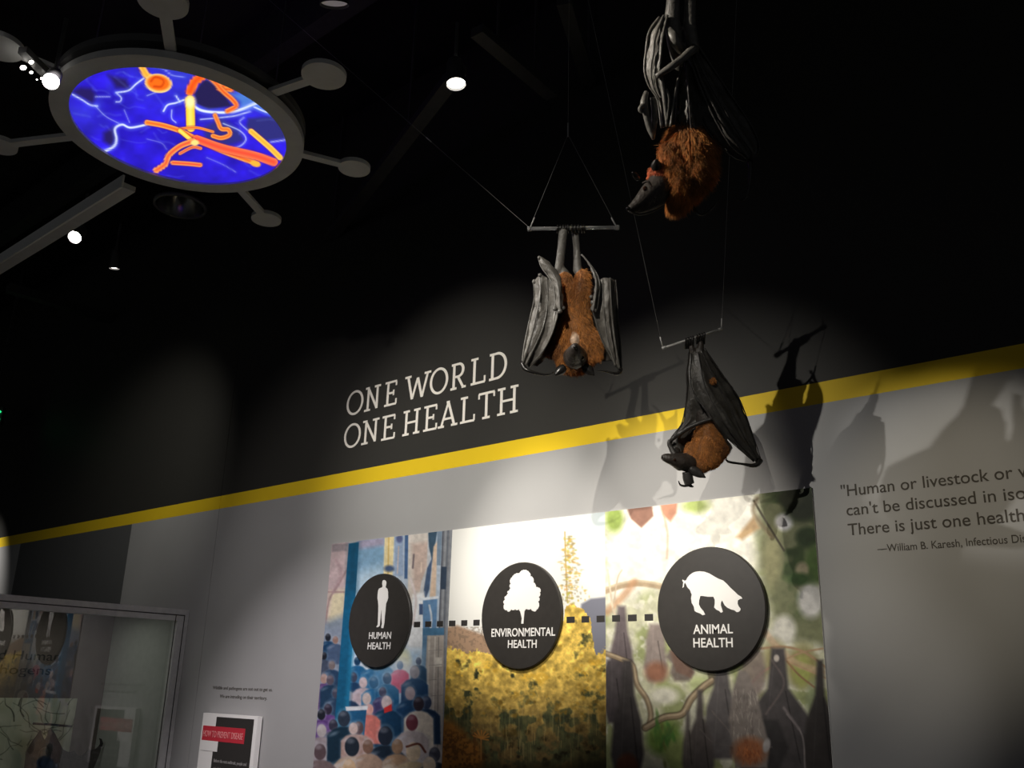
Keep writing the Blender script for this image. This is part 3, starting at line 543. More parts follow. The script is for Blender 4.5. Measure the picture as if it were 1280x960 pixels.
# ---- slab serif title, one object per letter, strokes built by hand in a unit cell (cap height 1, width w)
def glyph(ch):
    t = .118; S_ = []; Cc = []     # strokes ((x0,y0,x1,y1,width)), arcs
    def st(x0, y0, x1, y1, w=t): S_.append((x0, y0, x1, y1, w))
    def ser(x, y, w=.34): S_.append((x-w/2, y, x+w/2, y, .085))
    b, T = .042, .958
    if ch == 'O': Cc.append((.42, .5, .37, .47, 0, 360)); return .84, S_, Cc
    if ch == 'N': st(.16, b, .16, T); st(.16, T-.03, .68, b+.03, .12); st(.68, b, .68, T); ser(.14, b); ser(.10, T, .22); ser(.68, T); return .84, S_, Cc
    if ch == 'E': st(.18, b, .18, T); st(.03, b, .62, b, .085); st(.03, T, .60, T, .085); st(.18, .51, .47, .51, .085); st(.615, b, .615, .25, .075); st(.59, T, .59, .78, .075); st(.47, .40, .47, .62, .075); return .67, S_, Cc
    if ch == 'W': st(.12, T, .34, b, .11); st(.34, b, .56, T-.1, .1); st(.56, T-.1, .78, b, .11); st(.78, b, 1.0, T, .1); ser(.12, T, .28); ser(1.0, T, .28); return 1.12, S_, Cc
    if ch == 'R': st(.16, b, .16, T); ser(.16, b, .3); st(.03, T, .42, T, .085); st(.16, .48, .42, .48, .085); Cc.append((.40, .72, .22, .238, -90, 90)); st(.36, .48, .64, b, .11); ser(.68, b, .2); return .8, S_, Cc
    if ch == 'L': st(.17, b, .17, T); ser(.17, T, .3); st(.03, b, .62, b, .085); st(.615, b, .615, .27, .075); return .66, S_, Cc
    if ch == 'D': st(.17, b, .17, T); st(.03, b, .40, b, .085); st(.03, T, .40, T, .085); Cc.append((.38, .5, .40, .458, -90, 90)); return .84, S_, Cc
    if ch == 'H': st(.17, b, .17, T); st(.68, b, .68, T); st(.17, .5, .68, .5, .085); ser(.17, b, .3); ser(.17, T, .3); ser(.68, b, .3); ser(.68, T, .3); return .85, S_, Cc
    if ch == 'A': st(.13, b, .40, T, .10); st(.40, T, .68, b, .11); st(.22, .32, .58, .32, .085); ser(.12, b, .26); ser(.69, b, .26); st(.33, T, .45, T, .085); return .82, S_, Cc
    if ch == 'T': st(.37, b, .37, T); ser(.37, b, .3); st(.05, T, .69, T, .085); st(.06, T, .06, .78, .075); st(.68, T, .68, .78, .075); return .74, S_, Cc
def letter(ch, x0, x1, z0, z1, parent):
    w, S_, Cc = glyph(ch); mb = MB(); sx_, sz = (x1-x0)/w, (z1-z0); k = 0
    def q(x, y, d): return (x0+x*sx_, D-.0006-d, z0+y*sz)
    for (a, b_, c_, d_, t) in S_:
        dx, dy = (c_-a)*sx_, (d_-b_)*sz; L = math.hypot(dx, dy); nx, ny = -dy/L*t*sz/2, dx/L*t*sz/2
        if ch in 'ANWR' and abs(dx) > .01*sz and abs(dy) > .01*sz: nx, ny = t*sz/2*1.08, 0
        pts = [(x0+a*sx_+nx, z0+b_*sz+ny), (x0+a*sx_-nx, z0+b_*sz-ny), (x0+c_*sx_-nx, z0+d_*sz-ny), (x0+c_*sx_+nx, z0+d_*sz+ny)]
        y = D-.0022-.00015*k; k += 1
        mb.prism([(px_, y, pz) for px_, pz in pts], (0, .0022+.00015*k-.0003, 0))
    for (cx, cz, rx, rz, a0, a1) in Cc:
        n = 40; t = .118; y = D-.0022-.00015*k; k += 1; V = []; 
        for i in range(n+1):
            a = math.radians(a0+(a1-a0)*i/n)
            for s_ in (-1, 1):
                for yy in (y, D-.0003): V.append((x0+(cx*sx_+(rx*sx_+s_*t*sz*.5)*math.cos(a)), yy, z0+(cz*sz+(rz*sz+s_*.047*sz)*math.sin(a))))
        Fc = []
        for i in range(n):
            p = 4*i; Fc += [(p, p+2, p+6, p+4), (p+1, p+5, p+7, p+3), (p, p+4, p+5, p+1), (p+2, p+3, p+7, p+6)]
        mb.add(V, Fc)
    o = mb.build('letter', M['cream'], parent)
    bm = bmesh.new(); bm.from_mesh(o.data); bmesh.ops.recalc_face_normals(bm, faces=bm.faces); bm.to_mesh(o.data); bm.free()
tl_ = thing('wall_title', W(540, 500), 'large cream slab-serif wall title reading ONE WORLD ONE HEALTH on black', 'lettering')
def cr(x, y): return 400+x/4., 420+y/4.
for line, zref in ((('O', 135, 217), ('N', 226, 302), ('E', 320, 390), ('W', 424, 552), ('O', 550, 640), ('R', 652, 735), ('L', 750, 832), ('D', 842, 938)), 1), ((('O', 122, 204), ('N', 212, 295), ('E', 305, 382), ('H', 412, 504), ('E', 514, 592), ('A', 592, 692), ('L', 698, 780), ('T', 785, 880), ('H', 884, 996)), 2):
    for ch, a, b_ in line:
        mid = (a+b_)/2; ym = (349-(mid-120)*.2165) if zref == 1 else (512-(mid-120)*.2155)
        lean = 2.5 if ch not in 'O' else 0
        xa = wx(*cr(a+lean, ym)); xb = wx(*cr(b_-lean, ym))
        if zref == 1: z0, z1 = wz(*cr(175, 394)), wz(*cr(175, 274))
        else: z0, z1 = wz(*cr(163, 558)), wz(*cr(163, 438))
        letter(ch, xa, xb, z0+.002, z1-.002, tl_)
# ---- quote at the right
qt = thing('wall_quote', W(1060, 640), 'dark lettering of a quotation on the grey wall at the right', 'lettering')
def capfit(px, ytop, ybot): return wz(px, ytop)-wz(px, ybot)
zq1, zq2, zq3 = wz(1070, 619), wz(1066, 644), wz(1070, 668.5); ch_ = wz(1070, 604.5)-wz(1070, 619)
# measure: text width per line scaled so that the visible words land where the photo has them
def put_fit(s, prefix, xa, xb, z0, caph, parent, m, bold=0.0):
    me, co = text_mesh(prefix, bold); wpre = co[:, 0].max()-co[:, 0].min(); bpy.data.meshes.remove(me)
    me, co = text_mesh(s, bold); wall_ = co[:, 0].max()-co[:, 0].min(); bpy.data.meshes.remove(me)
    sc_ = (xb-xa)/wpre; ws = s.split(' ')
    for k in range(len(ws)):
        me, co = text_mesh(' '.join(ws[:k+1]), bold); r_ = co[:, 0].max()-co[:, 0].min(); bpy.data.meshes.remove(me)
        me, co = text_mesh(ws[k], bold); w_ = co[:, 0].max()-co[:, 0].min(); bpy.data.meshes.remove(me)
        put_text(ws[k], xa+(r_-w_)*sc_, xa+r_*sc_, z0, caph, D, parent, m, bold, 'word')
put_fit('"Human or livestock or wildlife health', '"Human or livestock', wx(1051, 612), wx(1236, 594), zq1, ch_, qt, M['text'], .004)
put_fit('can\'t be discussed in isolation anymore.', 'can\'t be discussed in', wx(1058, 637), wx(1245, 623), zq2, ch_, qt, M['text'], .004)
put_fit('There is just one health.', 'There is just one', wx(1060, 662), wx(1213, 651), zq3, ch_, qt, M['text'], .004)
put_fit('\u2014William B. Karesh, Infectious Disease', '\u2014William B. Karesh,', wx(1097, 688), wx(1203, 682), wz(1110, 689.5), ch_*.62, qt, M['text'], .002)
# ---- the three round discs
RD = .0708*D; ZD = EYE+.0929*D; TD = .018
def disc(name, cxw, label, lines, emblem):
    t = thing(name, (cxw, D, ZD), label, 'sign', 'round black topic discs on the murals')
    n = 96; y1 = D-.008
    mb = MB(); V = []
    for r, y in ((RD-.004, y1), (RD, y1), (RD, y1-TD+.004), (RD-.004, y1-TD)): V += [(cxw+r*math.cos(math.tau*k/n), y, ZD+r*math.sin(math.tau*k/n)) for k in range(n)]
    Fc = [(j*n+k, j*n+(k+1) % n, (j+1)*n+(k+1) % n, (j+1)*n+k) for j in range(3) for k in range(n)]+[tuple(3*n+k for k in range(n)), tuple(range(n-1, -1, -1))]
    mb.add(V, Fc).build('plate', M['disc'], t); yf = y1-TD-.0004
    poly = [W(px, py, D-yf) for px, py in emblem]
    o = MB().prism([(p.x, yf, p.z) for p in poly], (0, -.0012, 0)).build('emblem', M['white'], t)
    bm = bmesh.new(); bm.from_mesh(o.data); bmesh.ops.triangulate(bm, faces=[f for f in bm.faces if len(f.verts) > 4]); bmesh.ops.recalc_face_normals(bm, faces=bm.faces); bm.to_mesh(o.data); bm.free()
    for s, l, r, bl, cap in lines:
        a, b_ = W(l[0], l[1], D-yf), W(r[0], r[1], D-yf); put_text(s, a.x, b_.x, W(*bl, D-yf).z, cap, yf, t, M['white'], .014)
    return t
def C1(*p): return [(420+x/6., 700+y/6.) for x, y in p]
man_ = C1((362, 150), (374, 155), (379, 170), (376, 190), (372, 204), (386, 216), (391, 240), (392, 285), (386, 305), (377, 325), (375, 345), (372, 380), (368, 420), (364, 470), (358, 500), (356, 511), (342, 511), (340, 498), (345, 480), (342, 430), (344, 380), (342, 372), (336, 420), (330, 480), (328, 496), (312, 505), (303, 502), (314, 484), (316, 430), (318, 380), (318, 340), (316, 310), (312, 290), (313, 260), (317, 228), (324, 214), (347, 205), (350, 198), (347, 180), (349, 160), (354, 152))
def C2(*p): return [(590+x/6., 690+y/6.) for x, y in p]
tree = [(395, 135), (415, 140), (428, 152), (440, 170), (438, 182), (455, 190), (463, 212), (460, 228), (474, 240), (480, 262), (495, 266), (508, 272), (516, 290), (508, 305), (512, 322), (500, 338), (508, 355), (496, 372), (504, 392), (500, 415), (486, 432), (470, 447), (452, 440), (440, 425), (425, 432), (412, 426), (402, 428), (396, 440), (392, 470), (388, 510), (386, 538), (370, 538), (374, 500), (368, 470), (362, 445), (352, 428), (340, 436), (325, 428), (312, 436), (296, 430), (284, 446), (270, 448), (262, 436), (246, 432), (238, 410), (244, 390), (236, 372), (250, 355), (246, 338), (262, 325), (272, 310), (266, 298), (282, 288), (290, 272), (282, 255), (292, 240), (286, 222), (290, 205), (302, 190), (312, 176), (328, 164), (345, 160), (356, 162), (366, 146), (380, 138)]
t2 = []
for i, (x, y) in enumerate(tree):                # scalloped leaf edge
    t2.append((x, y)); nx_, ny_ = tree[(i+1) % len(tree)]; mx_, my_ = (x+nx_)/2, (y+ny_)/2; d_ = math.hypot(mx_-380, my_-300)
    if my_ < 440 and d_ > 40: t2.append((mx_+(mx_-380)/d_*4, my_+(my_-300)/d_*4))
def C3(*p): return [(810+x/5.333, 670+y/5.333) for x, y in p]
pig = C3((345, 235), (375, 238), (410, 250), (440, 268), (470, 285), (500, 296), (525, 318), (550, 345), (575, 368), (600, 392), (622, 405), (630, 418), (612, 420), (600, 430), (598, 450), (606, 470), (618, 485), (616, 497), (605, 506), (592, 508), (578, 496), (555, 490), (530, 478), (512, 462), (500, 440), (496, 430), (488, 440), (486, 460), (492, 480), (500, 506), (486, 512), (476, 500), (455, 490), (442, 476), (446, 450), (446, 425), (436, 405), (400, 405), (365, 400), (350, 400), (342, 430), (340, 455), (352, 480), (370, 500), (382, 524), (365, 528), (345, 515), (325, 508), (312, 500), (306, 470), (292, 445), (288, 415), (292, 390), (280, 360), (262, 340), (252, 318), (248, 312), (242, 318), (240, 340), (230, 346), (234, 325), (236, 310), (228, 296), (232, 290), (242, 298), (254, 296), (262, 280), (278, 260), (300, 245), (320, 238))
U = -1.12334*D, -.83751*D, -.54951*D
def cap(px, y0, y1): return wz(px, y0)-wz(px, y1)
d1 = disc('topic_disc', U[0], 'round black disc with a white standing man, reading HUMAN HEALTH', [('HUMAN', (461.3, 795), (489, 794), (470, 798.5), cap(470, 790.5, 799)*.98), ('HEALTH', (459.8, 807), (488.2, 806), (470, 811.5), cap(470, 803, 811.5))], man_)
d2 = disc('topic_disc', U[1], 'round black disc with a white leafy tree, reading ENVIRONMENTAL HEALTH', [('ENVIRONMENTAL', (614.5, 790), (694, 789), (655, 795.2), cap(655, 785, 795.2)), ('HEALTH', (635, 804), (671, 803.5), (655, 809.7), cap(655, 799.8, 809.7))], C2(*t2))
d3 = disc('topic_disc', U[2], 'round black disc with a white rooting pig, reading ANIMAL HEALTH', [('ANIMAL', (866.5, 786), (916, 786), (890, 792), cap(890, 780.5, 792)), ('HEALTH', (866.8, 803), (916, 803), (890, 809), cap(890, 797.5, 809))], pig)
for o in (d1, d2, d3):
    if 'group' in o: del o['group']
# dashes of the line that joins the discs
yd = D-.006-.0012; zc_ = wz(595, 778.5); hh = (wz(595, 774.7)-wz(595, 782))/2
for a, b_, pn in ((518.8, 526.6, pn1), (532.8, 540.4, pn1), (547.5, 555, pn1), (562.4, 570.6, pn2), (577.8, 585.4, pn2), (592.9, 600.8, pn2), (709.3, 719.5, pn2), (728, 737.7, pn2), (746.8, 756.8, pn2), (766.2, 776.2, pn3), (786, 797, pn3), (806.8, 817.6, pn3)):
    x0, x1 = wx(a, 776), wx(b_, 776); MB().box((x0, yd, zc_-hh), (x1, yd+.0012, zc_+hh)).build('dash', M['dash'], pn)
# ---- small caption and booklet holder
cp_ = thing('wall_caption', W(303, 865), 'small two-line grey caption above the white booklet board', 'lettering')
zz = wz(270, 861.5); chh = .020; 
put_text('Wildlife and pathogens are not out to get us.', wx(266, 860), wx(340.5, 864), zz, chh, D, cp_, M['text'], .010)
put_text('We are intruding on their territory.', wx(275, 869), wx(334, 872), wz(275, 872), chh, D, cp_, M['text'], .010)
bx0, bx1 = wx(262, 892), wx(331, 897); bt = wz(300, 893.5); dep = .045
bk = thing('info_board', (bx0, D, bt), 'white info board with a black text block and red banner, below the caption', 'sign')
MB().box((bx0, D-dep, 1.0), (bx1-.006, D-.012, bt)).build('board', M['white'], bk)
MB().box((bx0+.02, D-.012, 1.02), (bx1-.02, D, bt-.02)).build('mount', M['dark_metal'], bk)
def bbx(x0, y0, x1, y1, m, name, off):   # fractions of the board from its top left
    w = bx1-bx0; MB().box((bx0+x0*w, D-dep-off, bt-y1*w), (bx0+x1*w, D-dep-off+.001, bt-y0*w)).build(name, m, bk)
M['red'] = mat('red_print', (.55, .03, .05), .6); M['yel'] = mat('yellow_print', (.80, .50, .04), .6)
bbx(.26, .03, .93, .30, M['dash'], 'black_block', .001); bbx(.26, .30, .93, 1.02, M['dash'], 'black_block', .0011)
bbx(.03, .125, .80, .27, M['red'], 'red_banner', .0022); bbx(.03, .27, .34, .37, M['white'], 'white_tab', .0024)
w_ = bx1-bx0
put_text('HOW TO PREVENT DISEASE', bx0+.05*w_, bx0+.77*w_, bt-.232*w_, .062*w_, D-dep-.0022, bk, mat('pink_print', (.75, .3, .3), .6), .004)
tx = mat('grey_print', (.33, .32, .31), .6)
for i, s in enumerate(('Before the next outbreak, people and', 'animals both need to be kept healthy,', 'and wild places need care as well.', 'Doctors, vets and ecologists', 'now work together around the world', 'to find new diseases early and', 'keep them small.')):
    wd = (.58, .60, .52, .57, .60, .50, .22)[i]; z = .47+i*.075+(.05 if i > 2 else 0)
    put_text(s, bx0+.30*w_, bx0+(.30+wd)*w_, bt-z*w_, .032*w_, D-dep-.0011, bk, tx)
cyc = (bx0+.175*w_, bt-1.06*w_); n = 40
MB().prism([(cyc[0]+.21*w_*math.cos(k*math.tau/n), D-dep-.003, cyc[1]+.24*w_*math.sin(k*math.tau/n)) for k in range(n)], (0, .0012, 0)).build('yellow_dot', M['yel'], bk)
# ---- display case, its glass square to the mural wall
XG = -1.687*D; XF = XG+.03; XB = XD-.02; zt = X(232, 765, XF).z
def cx(px, py, x=None): return X(px, py, XF if x is None else x)
y0 = X(0, 745, XF).y-.6; yw = D-.002
ztop = W(237, 762).z; ztop = X(237, 762.5, XF).z
case = thing('display_case', (XG, D, 0), 'tall grey framed glass display case in the lower left corner', 'case')
zi = X(222, 776, XF).z; yi = X(222, 776, XF).y; yi = min(yi, D-.06)
MB().box((XG-.03, y0, zi), (XF, yw, ztop)).build('top_rail', M['frame'], case)
MB().box((XF-.001, y0, (zi+ztop)/2-.004), (XF+.001, yw-.03, (zi+ztop)/2+.003)).build('rail_groove', M['dash'], case)
for y_ in (yw-.035, yw-.10): MB().box((XF-.001, y_, .2), (XF+.001, y_+.006, (zi+ztop)/2)).build('stile_groove', M['dash'], case)
MB().box((XG-.03, yi, .2), (XF, yw, zi)).build('stile', M['frame'], case)
MB().box((XB, y0, ztop-.02), (XG-.03, yw, ztop)).build('roof', M['frame'], case)
M['inner'] = mat('case_lining', (.46, .48, .45), .8, noise=.05)
M['backg'] = mat('case_graphic', (.15, .125, .11), .8, noise=.15, nscale=4)
MB().box((XB, yw-.012, .2), (XG-.03, yw, ztop-.02)).build('side_lining', M['inner'], case)
MB().box((XB-.02, y0, .2), (XB, yw, ztop)).build('back_panel', M['backg'], case)
MB().box((XB-.02, y0, 0), (XF, yw, .2)).build('plinth', M['frame'], case)
g = bpy.data.materials.new('case_glass'); g.use_nodes = True; nt = g.node_tree; nt.nodes.clear()
out = nt.nodes.new('ShaderNodeOutputMaterial'); tb = nt.nodes.new('ShaderNodeBsdfTransparent'); gb = nt.nodes.new('ShaderNodeBsdfGlossy'); gb.inputs['Roughness'].default_value = .0; fr = nt.nodes.new('ShaderNodeFresnel'); fr.inputs['IOR'].default_value = 1.52
ml = nt.nodes.new('ShaderNodeMath'); ml.operation = 'MULTIPLY'; ml.inputs[1].default_value = 2.8; ml.use_clamp = True; mx = nt.nodes.new('ShaderNodeMixShader')
nt.links.new(fr.outputs[0], ml.inputs[0]); nt.links.new(ml.outputs[0], mx.inputs[0]); nt.links.new(tb.outputs[0], mx.inputs[1]); nt.links.new(gb.outputs[0], mx.inputs[2]); nt.links.new(mx.outputs[0], out.inputs[0])
tb.inputs[0].default_value = (.93, .96, .93, 1)
me = me_from([(XG, y0, .2), (XG, yi, .2), (XG, yi, zi), (XG, y0, zi)], [(0, 1, 2, 3)]); gp = link('glass_pane', me, g, case)
# tree photo on the back panel
gx = XB+.002
pl, pr = X(-60, 873, gx), X(97, 873, gx); zlo = X(40, 1010, gx).z
ys = np.linspace(pl.y, pr.y, 200)[None, :]; zs = np.linspace(pr.z, zlo, 200)[:, None]
Qb = np.stack([0*ys+0*zs+gx, ys+0*zs, zs+0*ys], -1); px, py = proj_arr(Qb); e = Art(px*4, (py-720)*4, (205, 206, 188))
e.mixin(np.clip(fbm(e.X, e.Y, 120, 5)-.2, 0, .6), (120, 132, 100)); r3 = np.random.default_rng(8)
for k in range(46):
    x, y = r3.uniform(-200, 400), r3.uniform(620, 1000); pts = [(x, y)]
    a = r3.uniform(-2.6, -.5)
    for j in range(5): a += r3.normal()*.35; x += 32*math.cos(a); y += 32*math.sin(a); pts.append((x, y))
    e.line(pts, 7 if k < 10 else 3, (34, 38, 28), 4, .85, w2=1)
grid_obj('tree_photo', Qb, e.C, M['print'], case)
# case text on the back panel
def xtext(s, pl_, pr_, pz, caph, x, parent, m):
    me, co = text_mesh(s); a, b_ = co[:, 0].min(), co[:, 0].max(); c2 = np.empty_like(co)
    c2[:, 1] = pl_.y+(co[:, 0]-a)/(b_-a)*(pr_.y-pl_.y); c2[:, 2] = pz+co[:, 1]*caph/.7; c2[:, 0] = x+.0005+co[:, 2]*.1
    me.vertices.foreach_set('co', c2.reshape(-1)); me.update(); me.materials.clear(); return link('lettering', me, m, parent)
tp = M['dash']
xtext('Bats and Human', X(-70, 822, gx), X(75, 825, gx), X(40, 825, gx).z, .062, gx+.001, case, tp)
xtext('Pathogens', X(-32, 842, gx), X(63, 843, gx), X(40, 843, gx).z, .062, gx+.001, case, tp)
# dark bat mounted inside the case, wings half spread
bx = XB+.12
def C6(x, y, dx=0): p = X(x/4., 720+y/4., bx+dx); return p
bm_ = thing('bat_specimen', C6(220, 770), 'black bat specimen with spread scalloped wing inside the display case', 'bat')
MB().tube([C6(165, 738), C6(250, 742), C6(358, 752)], .008, 10).build('perch', M['bone_dark'], bm_, True)
def fan(pts_, name):
    top = [C6(*p) for p in pts_]; n = len(top); V = []; Fc = []
    for i, p in enumerate(top):
        V += [p, p+Vector((.004, 0, 0))]
    c = C6(200, 1000); V = top+[p+Vector((.006, 0, 0)) for p in top]
    MB().prism(top, (.006, 0, 0)).build(name, M['membrane_dark'], bm_)
fan([(200, 770), (180, 800), (150, 840), (130, 880), (120, 960), (118, 1040), (300, 1040), (320, 900), (316, 872), (300, 840), (275, 790), (258, 765), (240, 770), (235, 800), (222, 820), (212, 800)], 'body')
fan([(316, 868), (340, 880), (372, 872), (380, 890), (396, 900), (412, 896), (430, 880), (444, 862), (452, 870), (480, 862), (496, 846), (504, 850), (500, 880), (480, 930), (450, 1000), (440, 1040), (300, 1040)], 'wing')
MB().tube([C6(500, 856, .01), C6(508, 838, .012), C6(504, 818, .016), C6(496, 812, .02)], [.014, .012, .008, .002], 8).build('thumb_claw', M['claw'], bm_, True)
MB().sphere(C6(220, 905, .03), .05, 14, 10, Matrix.Diagonal((1, .8, 1.3))).build('head', M['bone_dark'], bm_, True)
# unseen area light added under the case roof to brighten the inside
al = bpy.data.lights.new('case_fill', 'AREA'); al.energy = 2.0; al.shape = 'RECTANGLE'; al.size = .5; al.size_y = 1.6; al.color = (1, 1, .92)
ao = bpy.data.objects.new('case_fill', al); COL.objects.link(ao); ao.location = ((XB+XG)/2, D-1.0, ztop-.03)

# green letters and arrow on the exit sign
me, co = text_mesh('EXIT', .01, .004); a_, b__ = co[:, 0].min(), co[:, 0].max(); cn_ = np.array(ec-fw*.028); c2 = cn_+np.array(rgt)*(-.33+(co[:, :1]-a_)/(b__-a_)*.32)+np.array([0, 0, 1.])*(co[:, 1:2]*.14-.05)-np.array(fw)*co[:, 2:3]
me.vertices.foreach_set('co', c2.reshape(-1)); me.update(); me.materials.clear(); link('lettering', me, GR, ex)
for s_ in (-1, 1): MB().beam(ec-fw*.03+rgt*.035, ec-fw*.03+rgt*.085+Vector((0, 0, s_*.042)), .018, .006, up=fw).build('arrow_bar', GR, ex)
MB().beam(ec+Vector((0, 0, .085)), Vector((ec.x, ec.y, ZC)), .02, .02, up=(1, 0, 0)).build('hanging_rod', M['dark_metal'], ex)
# ================================================================ the three hanging fruit bats
SK, SKG, FO, FB, FY, BG = (.032, .026, .022), (.10, .095, .085), (.44, .17, .035), (.26, .095, .022), (.46, .2, .05), (.42, .29, .2)
M['body'] = mat('bat_body_skin', (.1, .1, .1), .45, attr='Col', noise=.3, nscale=60, bump=.6, bscale=120)
class Bat:
    def __init__(s, d, name, at_, label):
        s.d = d; s.k = d/F; s.root = thing(name, P(*at_, d), label, 'bat', 'mounted fruit bats hanging over the murals'); s.S = []; del s.root['group']
    def p(s, x, y, dd=0.0): return P(x, y, s.d+dd)
    def blob(s, pts, col, fur=0.0):                 # pts: (px, py, radius in px, depth offset)
        a = np.array([list(s.p(q[0], q[1], q[3] if len(q) > 3 else 0)) for q in pts]); r = np.array([q[2]*s.k for q in pts])
        if len(pts) == 1: s.S.append((a[0], r[0], col, fur)); return
        for i in range(len(pts)-1):
            L = np.linalg.norm(a[i+1]-a[i]); n = max(2, int(L/(min(r[i], r[i+1])*.35))+1)
            for t in np.linspace(0, 1, n): s.S.append((a[i]*(1-t)+a[i+1]*t, r[i]*(1-t)+r[i+1]*t, col, fur))
    def body(s, seed=1, nf=15000, L=.020, vox=.0045, cl=.12):
        mb = MB()
        for c, r, col, fu in s.S: mb.sphere(c, r, 14, 10)
        o = mb.build('body', None, s.root); md = o.modifiers.new('r', 'REMESH'); md.mode = 'VOXEL'; md.voxel_size = vox; md.use_smooth_shade = True
        m2 = o.modifiers.new('s', 'SMOOTH'); m2.factor = .7; m2.iterations = 5
        dg = bpy.context.evaluated_depsgraph_get(); me = bpy.data.meshes.new_from_object(o.evaluated_get(dg)); o.modifiers.clear(); o.data = me; me.name = 'body'; smooth(me)
        n = len(me.vertices); co = np.empty(n*3); me.vertices.foreach_get('co', co); co = co.reshape(-1, 3); no = np.empty(n*3); me.vertices.foreach_get('normal', no); no = no.reshape(-1, 3)
        off = np.array(s.root.location) if False else 0
        Cc = np.array([q[0] for q in s.S]); R_ = np.array([q[1] for q in s.S]); col = np.array([q[2] for q in s.S]); fu = np.array([q[3] for q in s.S])
        best = np.full(n, 1e9); bi = np.zeros(n, int)
        for j in range(len(s.S)):
            dd = np.linalg.norm(co-Cc[j], axis=1)-R_[j]; w = dd < best; best[w] = dd[w]; bi[w] = j
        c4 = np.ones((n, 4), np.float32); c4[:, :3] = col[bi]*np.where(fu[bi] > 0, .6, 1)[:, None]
        ca = me.color_attributes.new('Col', 'FLOAT_COLOR', 'POINT'); ca.data.foreach_set('color', c4.reshape(-1)); me.materials.append(M['body'])
        # fur: fine tapered blades growing from the furred skin
        r = np.random.default_rng(seed); cand = np.where(fu[bi] > 0)[0]
        if len(cand):
            pick = r.choice(cand, nf); root = co[pick]+r.normal(size=(nf, 3))*vox*.5; N = no[pick]; fl = fu[bi[pick]]
            sw = np.stack([np.sin(root[:, 2]*38+root[:, 0]*25+seed), np.cos(root[:, 0]*33+root[:, 2]*18), np.sin(root[:, 0]*41-root[:, 2]*29)], 1)
            dirv = N*.42+np.array([0, 0, -.7])+sw*.3+r.normal(size=(nf, 3))*.16; dirv /= np.linalg.norm(dirv, axis=1)[:, None]
            clump = 1-cl+2*cl*(np.sin(root[:, 0]*160+root[:, 2]*70)*np.sin(root[:, 2]*130+root[:, 1]*90) > 0)
            Ls = L*fl*r.uniform(.55, 1.15, nf)*clump; side = np.cross(dirv, r.normal(size=(nf, 3))); side /= np.linalg.norm(side, axis=1)[:, None]; wd = .00055
            d2 = dirv+np.array([0, 0, -.35])+r.normal(size=(nf, 3))*.15; d2 /= np.linalg.norm(d2, axis=1)[:, None]
            mid = root+dirv*Ls[:, None]*.55; tip = mid+d2*Ls[:, None]*.5
            V = np.stack([root-side*wd, root+side*wd, mid-side*wd*.8, mid+side*wd*.8, tip], 1).reshape(-1, 3)
            b_ = np.arange(nf)*5; Q4 = np.stack([b_, b_+1, b_+3, b_+2], 1); T3 = np.stack([b_+2, b_+3, b_+4], 1)
            me2 = bpy.data.meshes.new('fur'); me2.vertices.add(len(V)); me2.vertices.foreach_set('co', V.reshape(-1).astype(np.float32))
            loops = np.concatenate([Q4.reshape(-1), T3.reshape(-1)]).astype(np.int32); me2.loops.add(len(loops)); me2.loops.foreach_set('vertex_index', loops)
            st = np.concatenate([np.arange(nf)*4, nf*4+np.arange(nf)*3]).astype(np.int32); me2.polygons.add(2*nf); me2.polygons.foreach_set('loop_start', st); me2.update(calc_edges=True)
            mot = 1+.22*np.sin(root[:, 0]*95+np.sin(root[:, 2]*60)*2+seed)*np.sin(root[:, 2]*80+np.sin(root[:, 0]*70)*2)+.15*np.sin(root[:, 0]*210+root[:, 2]*160)*np.sin(root[:, 2]*230-root[:, 1]*150)
            base = col[bi[pick]]*mot[:, None]*(.65+.7*r.random(nf))[:, None]*np.where(clump > 1, 1.07, .9)[:, None]
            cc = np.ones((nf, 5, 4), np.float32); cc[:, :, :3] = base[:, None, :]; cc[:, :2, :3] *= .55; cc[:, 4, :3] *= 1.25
            cb = me2.color_attributes.new('Col', 'FLOAT_COLOR', 'POINT'); cb.data.foreach_set('color', cc.reshape(-1))
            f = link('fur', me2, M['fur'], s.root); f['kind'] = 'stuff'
        return o
    def sheet(s, name, curves, m, sag=.012, K=7, n=34, th=.0016, bones=None, bm_=None, br=(.0042, .0016), wrinkle=.0016):
        Cs = [spline([s.p(*q) for q in c], n) for c in curves]; rows = []; nc = len(Cs)
        A = np.array(Cs); rows = []                                   # nc x n x 3
        for j in range(n):
            rows.append(spline(A[:, j], (nc-1)*K+1) if nc > 2 else A[0, j]*(1-np.linspace(0, 1, K+1)[:, None])+A[1, j]*np.linspace(0, 1, K+1)[:, None])
        G = np.array(rows); w = G.shape[1]                             # n x w x 3
        du = np.gradient(G, axis=1); dv = np.gradient(G, axis=0); N = np.cross(du, dv); N /= np.linalg.norm(N, axis=2)[..., None]+1e-9
        if (N@FWD).mean() < 0: N = -N
        t = (np.arange(w) % K)/K; t[-1] = 0; u = np.linspace(0, 1, n)
        G = G+N*(sag*np.sin(np.pi*t)[None, :]*np.sin(np.pi*(.12+.8*u))[:, None])[..., None]
        ph = rng.uniform(0, 6); wr = wrinkle*np.sin(u[:, None]*40+np.arange(w)[None, :]*1.1+ph)+wrinkle*.8*np.sin(u[:, None]*17-np.arange(w)[None, :]*.8+ph*2); G = G+N*wr[..., None]
        Bk = G+N*th; V = np.concatenate([G.reshape(-1, 3), Bk.reshape(-1, 3)]); I = lambda i, j, b=0: b*n*w+i*w+j; Fc = []
        for i in range(n-1):
            for j in range(w-1): Fc += [(I(i, j), I(i, j+1), I(i+1, j+1), I(i+1, j)), (I(i, j, 1), I(i+1, j, 1), I(i+1, j+1, 1), I(i, j+1, 1))]
